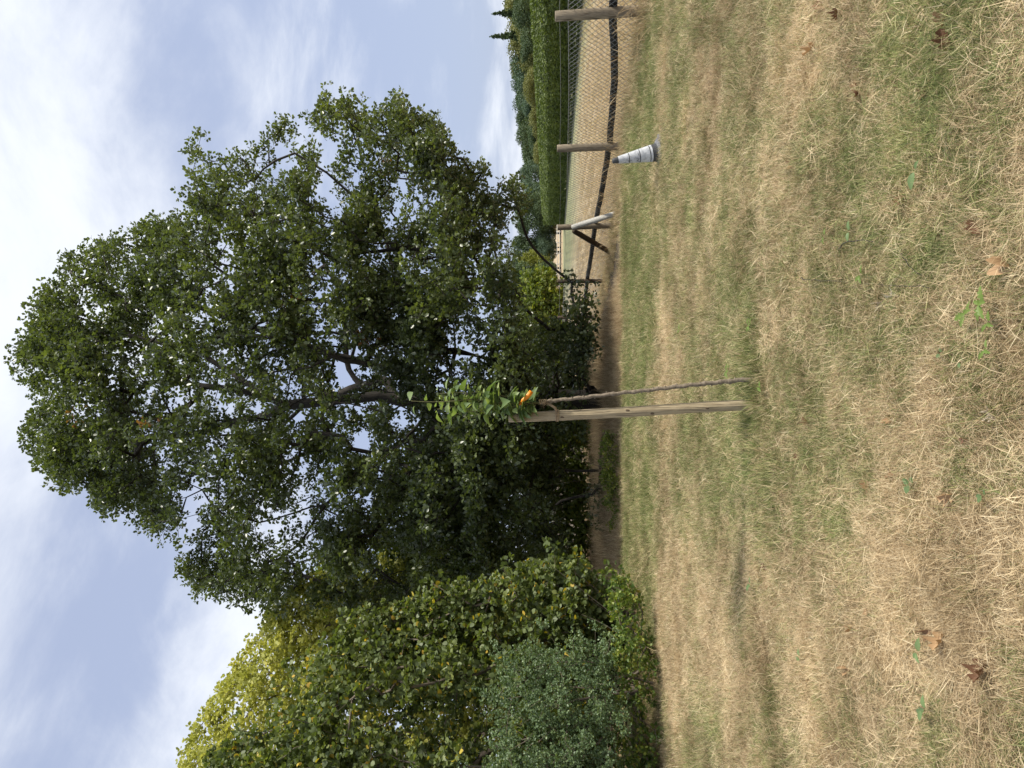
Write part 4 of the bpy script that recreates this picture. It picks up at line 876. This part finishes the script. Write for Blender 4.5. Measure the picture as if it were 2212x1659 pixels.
# square base plate with cut corners
v = []; k8 = []
for z, s_ in ((-.05, .205), (-.045, .212), (-.015, .212), (-.006, .203)):
    for sx, sy in ((1, -.72), (1, .72), (.72, 1), (-.72, 1), (-1, .72), (-1, -.72), (-.72, -1), (.72, -1)):
        v.append(tuple(q_ @ (Matrix.Rotation(.35, 3, 'Z') @ Vector((sx * s_, sy * s_, z)))))
f = [[i * 8 + j, i * 8 + (j + 1) % 8, (i + 1) * 8 + (j + 1) % 8, (i + 1) * 8 + j] for i in range(3) for j in range(8)]
o = link('base_plate', mesh_np('base_plate', np.array(v), [np.array(f), np.array([list(range(24, 32)), list(range(8))[::-1]])], M['cone_grey']), cone); o.location = base - np.array(cb)

# ------------------------------------------------------------------ fallen leaves and seedlings lying in the grass
r = np.random.default_rng(91)
dry = [blade_mesh('dry_blade', 1, .36, a_, f_, M['dry_leaf'], v_, lobes=l_, curl=c_, n=13, jitter=.06, r=r) for a_, f_, v_, l_, c_ in
       ((.3, .5, .35, 4, .8), (.6, -.4, .6, 4, 1.2), (-.3, .8, .05, 3, 1.0), (.2, .3, .85, 0, 1.6), (.5, .9, .7, 4, .5), (-.4, .4, .95, 3, 1.4))]
pale = [blade_mesh('pale_blade', 1, .30, .4, .5, M['pale_leaf'], v_, lobes=3, curl=1.2, n=11, jitter=.06, r=r) for v_ in (.1, .9)]
def ground_leaf(sx, sy, size, kind, label, yaw=None, name='fallen_leaf', cat='leaf', lift=.042):
    p = Gs(sx, sy); me = {'dry': dry, 'pale': pale}[kind[:-1] if kind[-1].isdigit() else kind]; me = me[int(kind[-1]) % len(me)] if kind[-1].isdigit() else me[0]
    o = link(name, me); an = r.uniform(0, 6.28) if yaw is None else yaw
    ax_ = Vector((math.cos(an), math.sin(an), .15 + .2 * r.random())); orient(o, Vector(p) + Vector((0, 0, lift)) - ax_ * size * .5, ax_, (r.normal() * .5, r.normal() * .5 - .3, 1), size * .85)
    return tag(o, label, cat)
GL = [(4012, 1048, .105, 'dry3', 'largest curled tan dead leaf, nearest the camera'),
      (3547, 1157, .10, 'pale1', 'pale crumpled dry leaf, the nearer of two pale ones before the young tree'),
      (3490, 1200, .10, 'pale0', 'whitish folded dry leaf just behind the other pale one in front of the young tree'),
      (3206, 1654, .085, 'dry5', 'small tan dry leaf close in front of the wooden stake'),
      (3520, 1642, .10, 'dry4', 'elongated orange-tan dry leaf midway between the stake and the camera'),
      (3200, 1847, .085, 'dry0', 'rusty red-brown dry oak leaf left of the tan leaf near the stake'),
      (3167, 1793, .06, 'dry2', 'tiny red-brown leaf just behind the rusty oak leaf'),
      (3532, 1862, .085, 'dry0', 'orange-brown curled leaf in the straw left of the elongated tan leaf'),
      (3444, 1919, .09, 'dry4', 'narrow tan leaf in the straw, left of the orange-brown curled one'),
      (3767, 1946, .09, 'dry5', 'light orange dry leaf low in the foreground, left of centre'),
      (3930, 1621, .09, 'pale0', 'pale shrivelled leaf low in the foreground right below the stake line'),
      (3835, 1660, .05, 'dry1', 'small tan leaf just behind the pale shrivelled foreground leaf'),
      (3840, 1725, .045, 'dry2', 'small dark red leaf fragment left of the pale shrivelled leaf'),
      (3737, 96, .12, 'dry4', 'curled orange-brown leaf in the foreground at the far right'),
      (3764, 145, .11, 'dry2', 'dark brown leaf in front of the curled orange one at the far right'),
      (3254, 18, .12, 'dry0', 'brown oak leaf at the right border of the lawn'),
      (3335, 40, .10, 'dry2', 'dark folded leaf beside the one at the right border'),
      (3221, 205, .12, 'dry5', 'yellowish tan dry leaf on the right part of the lawn'),
      (3387, 353, .11, 'dry1', 'brown leaf in the dry patch right of the cone line, paired with a darker one'),
      (3417, 365, .08, 'dry2', 'dark brown leaf touching its browner neighbour in the dry patch'),
      (3131, 657, .10, 'dry3', 'curled tan leaf in front of the traffic cone'),
      (3330, 678, .07, 'dry1', 'small grey-brown leaf in the right middle of the lawn'),
      (3580, 774, .08, 'dry0', 'orange-brown leaf near the pale green leaf pair'),
      (3887, 886, .08, 'dry2', 'small brown leaf near the bottom, right of the largest dead leaf'),
      (3660, 372, .08, 'dry0', 'red-brown leaf lying behind the dark foreground leaves on the right'),
      (3681, 2494, .10, 'dry0', 'rusty curled leaf in the left foreground straw, right one behind the big tan leaf'),
      (3743, 2543, .11, 'dry5', 'bright orange-tan curled leaf in the left foreground straw'),
      (3036, 2225, .08, 'dry2', 'dark brown leaf on the pale straw left of the stake'),
      (3221, 2512, .08, 'pale0', 'cream coloured leaf on the left lawn'),
      (3363, 2635, .08, 'dry3', 'pale tan leaf on the left lawn, nearer than the cream leaf'),
      (3431, 2401, .07, 'dry1', 'small brown leaf in the middle of the pale straw'),
      (3230, 2830, .07, 'pale1', 'small cream leaf near the left border'),
      (3915, 2663, .12, 'dry2', 'long red-brown leaf strip in the near left corner straw'),
      (3380, 2470, .06, 'dry3', 'tiny tan leaf just left of the small brown one in the straw'),
      (3040, 2320, .07, 'dry4', 'light brown leaf beside a green weed on the pale straw')]
for sx, sy, sz, kd, lb in GL: ground_leaf(sx, sy, sz, kd, lb)
sd_l = blade_mesh('seedling_blade', 1, .26, .35, .3, M['seedling'], .6, lobes=4, n=13, r=r, jitter=.03); sd_r = blade_mesh('clover_blade', 1, .36, .1, .2, M['clover'], .5, n=8)
sd_b = blade_mesh('broad_blade', 1, .22, .3, .35, M['clover'], .9, n=9)
def seedling(sx, sy, size, n, label, blade='oak', name='seedling', cat='seedling', lift=.075):
    p = Gs(sx, sy); t = empty(name, p, label, cat); mb = MB(p); mb.tube([np.array(p) - np.array([0, 0, .02]), np.array(p) + np.array([.004, 0, lift])], .0015, 5); mb.build('stem', M['shoot'], t)
    me = {'oak': sd_l, 'clover': sd_r, 'broad': sd_b}[blade]
    for i in range(n):
        an = i / n * 6.28 + r.normal() * .3; ax_ = Vector((math.cos(an), math.sin(an), .25 + .3 * r.random())); o = link('leaf', me, t)
        orient(o, Vector((.004, 0, lift + .006 * i)) + ax_ * .006, ax_, (r.normal() * .15, -.35 + r.normal() * .15, 1), size * .72 * r.uniform(.7, 1.15))
for a_ in ((3960, 1199, .085, 5, 'oak seedling with broad lime leaves in the nearest foreground, closest to the camera'), (3893, 1238, .08, 4, 'oak seedling just behind the one closest to the camera'),
           (3984, 1275, .075, 3, 'three-leaved oak seedling left of the closest pair'), (3972, 1380, .06, 3, 'small lime seedling low in the foreground, straight below the young tree'),
           (2905, 1464, .10, 5, 'bright yellow-green seedling right beside the foot of the young tree'), (2995, 1283, .085, 5, 'bright yellow-green seedling in the hollow right of the young tree'),
           (3035, 1530, .08, 3, 'yellow-green seedling between the stake foot and the camera'), (3455, 1085, .07, 4, 'small green seedling right of the pale leaves'),
           (3300, 930, .06, 2, 'tiny bright green leaf pair on the right half of the lawn'), (2700, 1300, .12, 3, 'light green weed on the green strip near the oak')): seedling(*a_)
for a_ in ((3767, 1395, .03, 3, 'clover with three round leaves in the foreground'), (3850, 1430, .028, 3, 'small clover nearer the camera than the three-leaved one beside it'),
           (3940, 1960, .035, 4, 'dark clover in the near foreground left of centre'), (3640, 1910, .05, 4, 'dark green round-leaved weed left of the foreground centre')): seedling(*a_, blade='clover', name='clover', cat='clover', lift=.055)
for a_ in ((3667, 675, .10, 2, 'pale green broad leaf pair on the right foreground lawn'), (3396, 913, .07, 2, 'pale green small weed beside thin dark runners'), (3680, 2575, .08, 3, 'dark green weed beside the curled leaves on the left'),
           (3705, 2800, .09, 4, 'green weed in the left foreground tuft'), (2990, 2305, .09, 4, 'grey-green weed on the pale straw'), (3190, 2590, .08, 3, 'green weed on the left lawn')): seedling(*a_, blade='broad', name='weed', cat='weed', lift=.065)

for pts_, lb in (([(3180, 1095), (3260, 1105), (3400, 1112), (3560, 1125), (3718, 1123)], 'thin bare dark runner lying in the grass right of the pale leaves'),
                 ([(3330, 985), (3420, 940), (3500, 965), (3600, 1005), (3690, 1080)], 'thin bare dark runner curving through the grass beside the small pale green weed')):
    q_p = [Gs(*p_) for p_ in pts_]; mb = MB(q_p[0]); u = np.linspace(0, len(q_p) - 1, 26)
    mb.tube([(np.interp(t, range(len(q_p)), [p.x for p in q_p]) + .006 * r.normal(), np.interp(t, range(len(q_p)), [p.y for p in q_p]), np.interp(t, range(len(q_p)), [p.z for p in q_p]) + .045 + .03 * math.sin(t * 2.2)) for t in u], np.linspace(.003, .0015, 26), 5)
    tag(mb.build('bare_runner', M['bark']), lb, 'runner')
# ------------------------------------------------------------------ grass
r = np.random.default_rng(101)
def clump(name, nb, L0, L1, spread, leanmin, leanmax, wid, seg=3, r=r, curl=.4):
    a = r.uniform(0, 6.283, nb); rr = spread * np.sqrt(r.random(nb)); base = np.stack([np.cos(a) * rr, np.sin(a) * rr, -0.004 * np.ones(nb)], -1)
    h = r.uniform(0, 6.283, nb); d = np.stack([np.cos(h), np.sin(h), np.zeros(nb)], -1); ln = r.uniform(leanmin, leanmax, nb); L_ = r.uniform(L0, L1, nb)
    t = np.linspace(0, 1, seg + 1); ang = ln[:, None] + curl * (r.random(nb)[:, None] - .2) * t[None]
    step = (L_ / seg)[:, None]; up = np.cumsum(np.cos(ang) * step, 1) - np.cos(ang[:, :1]) * step; ho = np.cumsum(np.sin(ang) * step, 1) - np.sin(ang[:, :1]) * step
    c = base[:, None] + d[:, None] * ho[..., None]; c[..., 2] += np.maximum(up, 0.002 + .015 * r.random((nb, 1)) * (t > 0))
    sdv = np.stack([-np.sin(h), np.cos(h), np.zeros(nb)], -1); sdv = unit(sdv + r.normal(size=sdv.shape) * .35)
    w = wid * r.uniform(.55, 1.35, nb)[:, None] * np.array([.8, 1, .75, .12] if seg == 3 else [.8, 1, .2])[None]
    v = np.stack([c - sdv[:, None] * w[..., None], c + sdv[:, None] * w[..., None]], 2).reshape(-1, 3)
    k = (seg + 1) * 2; o = (np.arange(nb) * k)[:, None, None]; q = np.arange(seg) * 2; f = (np.stack([q, q + 1, q + 3, q + 2], -1)[None] + o).reshape(-1, 4)
    return mesh_np(name, v, [f], M['grass'], {'rnd': np.repeat(r.random(nb), k), 'rnd2': np.repeat(np.clip(r.normal(.5, .27, nb), 0, 1), k)})
def proto_coll(name, meshes):
    c = bpy.data.collections.new(name)
    for i, m_ in enumerate(meshes):
        o = bpy.data.objects.new('grass_tuft_source', m_); c.objects.link(o)
    return c
C_short = proto_coll('short_tufts', [clump('tuft', 330, .025, .080, .17, .3, 1.5, .0009, r=r) for _ in range(6)])
C_flat = proto_coll('flat_straw', [clump('straw', 250, .035, .11, .17, 1.1, 1.62, .0008, r=r, curl=.25) for _ in range(6)])
C_tall = proto_coll('tall_tufts', [clump('tall', 42, .07, .20, .035, .1, 1.1, .0017, r=r, curl=.9) for _ in range(5)])
C_dead = proto_coll('dead_tufts', [clump('dead', 70, .20, .60, .10, .15, 1.2, .0028, r=r, curl=1.3, seg=3) for _ in range(5)])
def scatter(name, pts, coll, green, tone, scale, label, cat='grass', tilt=.15):
    n = len(pts); me = bpy.data.meshes.new(name); me.vertices.add(n); me.vertices.foreach_set('co', np.asarray(pts, np.float32).ravel())
    rot = np.stack([r.normal(size=n) * tilt, r.normal(size=n) * tilt, r.uniform(0, 6.283, n)], -1)
    for k, v in (('green', green), ('tone', tone), ('size', scale)):
        a = me.attributes.new(k, 'FLOAT', 'POINT'); a.data.foreach_set('value', np.asarray(v, np.float32))
    a = me.attributes.new('rot', 'FLOAT_VECTOR', 'POINT'); a.data.foreach_set('vector', rot.astype(np.float32).ravel())
    ng = bpy.data.node_groups.new(name + '_nodes', 'GeometryNodeTree')
    ng.interface.new_socket('Geometry', in_out='INPUT', socket_type='NodeSocketGeometry'); ng.interface.new_socket('Geometry', in_out='OUTPUT', socket_type='NodeSocketGeometry')
    gi = ng.nodes.new('NodeGroupInput'); go = ng.nodes.new('NodeGroupOutput'); ip = ng.nodes.new('GeometryNodeInstanceOnPoints')
    ci = ng.nodes.new('GeometryNodeCollectionInfo'); ci.inputs['Collection'].default_value = coll; ci.inputs['Separate Children'].default_value = True; ci.inputs['Reset Children'].default_value = True
    rn = N(ng, 'GeometryNodeInputNamedAttribute', data_type='FLOAT_VECTOR'); rn.inputs['Name'].default_value = 'rot'
    sn = N(ng, 'GeometryNodeInputNamedAttribute', data_type='FLOAT'); sn.inputs['Name'].default_value = 'size'
    mp_ = ng.nodes.new('GeometryNodeMeshToPoints')
    ng.links.new(gi.outputs[0], mp_.inputs['Mesh']); ng.links.new(mp_.outputs[0], ip.inputs['Points']); ng.links.new(ci.outputs[0], ip.inputs['Instance']); ip.inputs['Pick Instance'].default_value = True
    ng.links.new(rn.outputs['Attribute'], ip.inputs['Rotation']); ng.links.new(sn.outputs['Attribute'], ip.inputs['Scale']); ng.links.new(ip.outputs[0], go.inputs[0])
    o = link(name, me); md = o.modifiers.new('instances', 'NODES'); md.node_group = ng
    return tag(o, label, cat, kind='stuff')
def greenness(x, y):
    q = x / np.maximum(y, .5)
    n1 = fbm(x * .9 + 5, y * .9 + 2, 4); n2 = fbm(x * 3.1, y * 3.1 + 7, 3)
    g = 0.46 + 1.5 * (n1 - .5) + .5 * (n2 - .5)
    g += 0.45 * smooth(11.0, 13.0, y) * smooth(-.46, -.40, q) * (1 - smooth(16.8, 18.2, y))                # green strip before the oak and the fence
    g -= 0.45 * smooth(-.16, -.24, q) * (1 - smooth(11.0, 12.6, y)) * smooth(-.47, -.38, q)                 # pale straw to the left
    g -= 0.30 * smooth(-.12, -.20, q) * (1 - smooth(3.3, 4.0, y)) * smooth(-.40, -.30, q)
    g += .3 * np.exp(-(((x + .40) / .55) ** 2 + ((y - 6.0) / .45) ** 2)) + .22 * np.exp(-(((x + .95) / .35) ** 2 + ((y - 5.3) / .4) ** 2))   # round the stake
    g += .0 * np.exp(-(((x - 1.35) / .5) ** 2 + ((y - 4.0) / .6) ** 2))
    g -= .35 * np.exp(-(((x - 1.7) / .9) ** 2 + ((y - 5.3) / .6) ** 2))
    g -= 0.30 * smooth(17.6, 18.6, y)
    g = np.where(g > .55, .55 + (g - .55) * .55, g)
    return np.clip(g, .02, .9)
def cover(n, y0, y1, pow_=1.0, wide=1.16, xr=None):
    """random points over the lawn between two depths, a little wider than the view"""
    y = y0 + (y1 - y0) * r.random(n) ** pow_; x = (r.random(n) * 2 - 1) * (0.52 * wide * y + .5)
    k = x < fx(y) - .05; return x[k], y[k]
def put(name, n, y0, y1, coll, s0, s1, label, gb=0.0, mask=None, pow_=1.0, zo=-.004, tone_b=0.0):
    x, y = cover(n, y0, y1, pow_)
    if mask is not None: k = mask(x, y); x = x[k]; y = y[k]
    g = greenness(x, y) + gb; tone = np.clip(fbm(x * 1.7 + 31, y * 1.7) * 1.3 - .15 + r.normal(size=len(x)) * .12 + tone_b, 0, 1)
    sc = (s0 + (s1 - s0) * (y - y0) / (y1 - y0)) * r.uniform(.7, 1.35, len(x))
    scatter(name, np.stack([x, y, gz(x, y) + zo], -1), coll, g, tone, sc, label)
bare = lambda x, y: fbm(x * 2.3 + 40, y * 2.3 + 4, 3) > .33 + .1 * (r.random(len(x)) - .5)
seam = lambda x, y: smooth(4.6, 8.2, y) > r.random(len(x))
near_ = lambda f=None: (lambda x, y: (~seam(x, y)) & (True if f is None else f(x, y)))
far_ = lambda f=None: (lambda x, y: seam(x, y) & (True if f is None else f(x, y)))
put('flat_dry_grass', 8500, 1.6, 8.2, C_flat, .9, 1.2, 'matted dry straw lying over the near lawn', -.22, near_(), .8)
put('flat_dry_grass', 8500, 4.6, 18.5, C_flat, 1.0, 1.9, 'matted dry straw lying over the far lawn', -.2, far_(), .75)
put('short_grass', 8500, 1.6, 8.2, C_short, .85, 1.15, 'short thin green and straw coloured grass on the near lawn', .06, near_(bare), .8)
put('short_grass', 10000, 4.6, 18.2, C_short, 1.0, 1.9, 'short thin green and straw coloured grass on the far lawn', .08, far_(bare), .75)
clumpy = lambda x, y: (fbm(x * 1.3 + 60, y * 1.3 + 20, 3) + .18 * (greenness(x, y) - .4) + .22 * (r.random(len(x)) - .5)) > .58
put('grass_tufts', 8000, 1.8, 8.2, C_tall, .42, .75, 'longer grass tufts scattered over the near lawn', .02, near_(clumpy))
put('grass_tufts', 15000, 4.6, 18.2, C_tall, .55, 1.15, 'longer grass tufts on the far half of the lawn', .06, far_(clumpy))
# edge of long green grass round the stake foot
n = 230; x = r.normal(-.25, .34, n); y = r.normal(6.05, .16, n) ; x2 = r.normal(-.75, .2, 90); y2 = r.normal(5.5, .22, 90); x = np.concatenate([x, x2]); y = np.concatenate([y, y2])
scatter('stake_foot_grass', np.stack([x, y, gz(x, y)], -1), C_tall, r.uniform(.55, .95, len(x)), r.uniform(.3, .8, len(x)), r.uniform(.55, 1.15, len(x)), 'blue-green longer grass round the foot of the stake')
# brown long grass under and behind the oak
n = 15000; y = 17.7 + 22 * r.random(n) ** 1.3; x = r.uniform(-15, 4.6, n); k = (x < fx(y) - 3.4 + .8 * fbm(y, y * 0)) & (y > 17.7 + 1.0 * fbm(x * .8, x * 0)); x = x[k]; y = y[k]
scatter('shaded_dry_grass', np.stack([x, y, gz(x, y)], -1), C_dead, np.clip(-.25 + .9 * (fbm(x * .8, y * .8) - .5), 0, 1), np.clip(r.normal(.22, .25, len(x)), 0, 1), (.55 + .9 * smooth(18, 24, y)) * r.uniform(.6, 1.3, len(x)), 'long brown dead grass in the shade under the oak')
# verge along the fence, both sides, then stubble
n = 9000; y = r.uniform(10, 40, n); off = r.normal(0, .5, n); x = fx(y) + .30 + off
scatter('fence_verge_grass', np.stack([x, y, gz(x, y)], -1), C_tall, np.clip(.16 + .3 * (fbm(x, y) - .5) - .1 * (off > 0), 0, 1), r.uniform(.5, 1, n), r.uniform(.7, 1.6, n), 'rough dry grass growing along the fence line')
n = 26000; y = 11 + 60 * r.random(n) ** 1.2; x = fx(y) + .3 + r.random(n) * (.60 * y - fx(y) + 2).clip(1); x = np.round(x / .55) * .55 + r.normal(size=n) * .09; k = (x < 26.5) & (r.random(n) > smooth(22, 70, y)); x = x[k]; y = y[k]; n = len(x)
scatter('field_stubble', np.stack([x, y, gz(x, y)], -1), C_tall, np.clip(.05 + .2 * (fbm(x * .4, y * .2) - .5) + .35 * smooth(19, 28, x + 6 * (fbm(x * .3, y * .05) - .5)), 0, 1), np.clip(r.normal(.7, .15, n), 0, 1), (.55 + y * .015) * r.uniform(.7, 1.2, n), 'pale straw stubble standing in the field', 'stubble')
# tall dry stalks: by the first post, along the fence, a few over the lawn
def near_fence(n, y0, y1, w): y = r.uniform(y0, y1, n); return np.stack([fx(y) - .15 + r.normal(size=n) * w, y], -1)
stalks('dry_stalks', 'long arching dry grass stalks leaning over the foot of the nearest post', 'dry grass', 330, near_fence(330, 11.6, 14.2, .35), 0.75, M['straw_dry'], .0032, .9, .55, r, kind='stuff')
stalks('dry_stalks', 'tall dry seed-head stalks standing thinly along the wire mesh', 'dry grass', 420, near_fence(420, 12.5, 30, .25), 0.8, M['straw_dry'], .003, .4, .3, r, head=True, kind='stuff')
xx, yy = cover(150, 2.6, 12)
stalks('loose_straws', 'single long dry stalks lying and leaning over the lawn', 'dry grass', len(xx), np.stack([xx, yy], -1), 0.17, M['straw_dry'], .0012, 2.2, .6, r, kind='stuff')
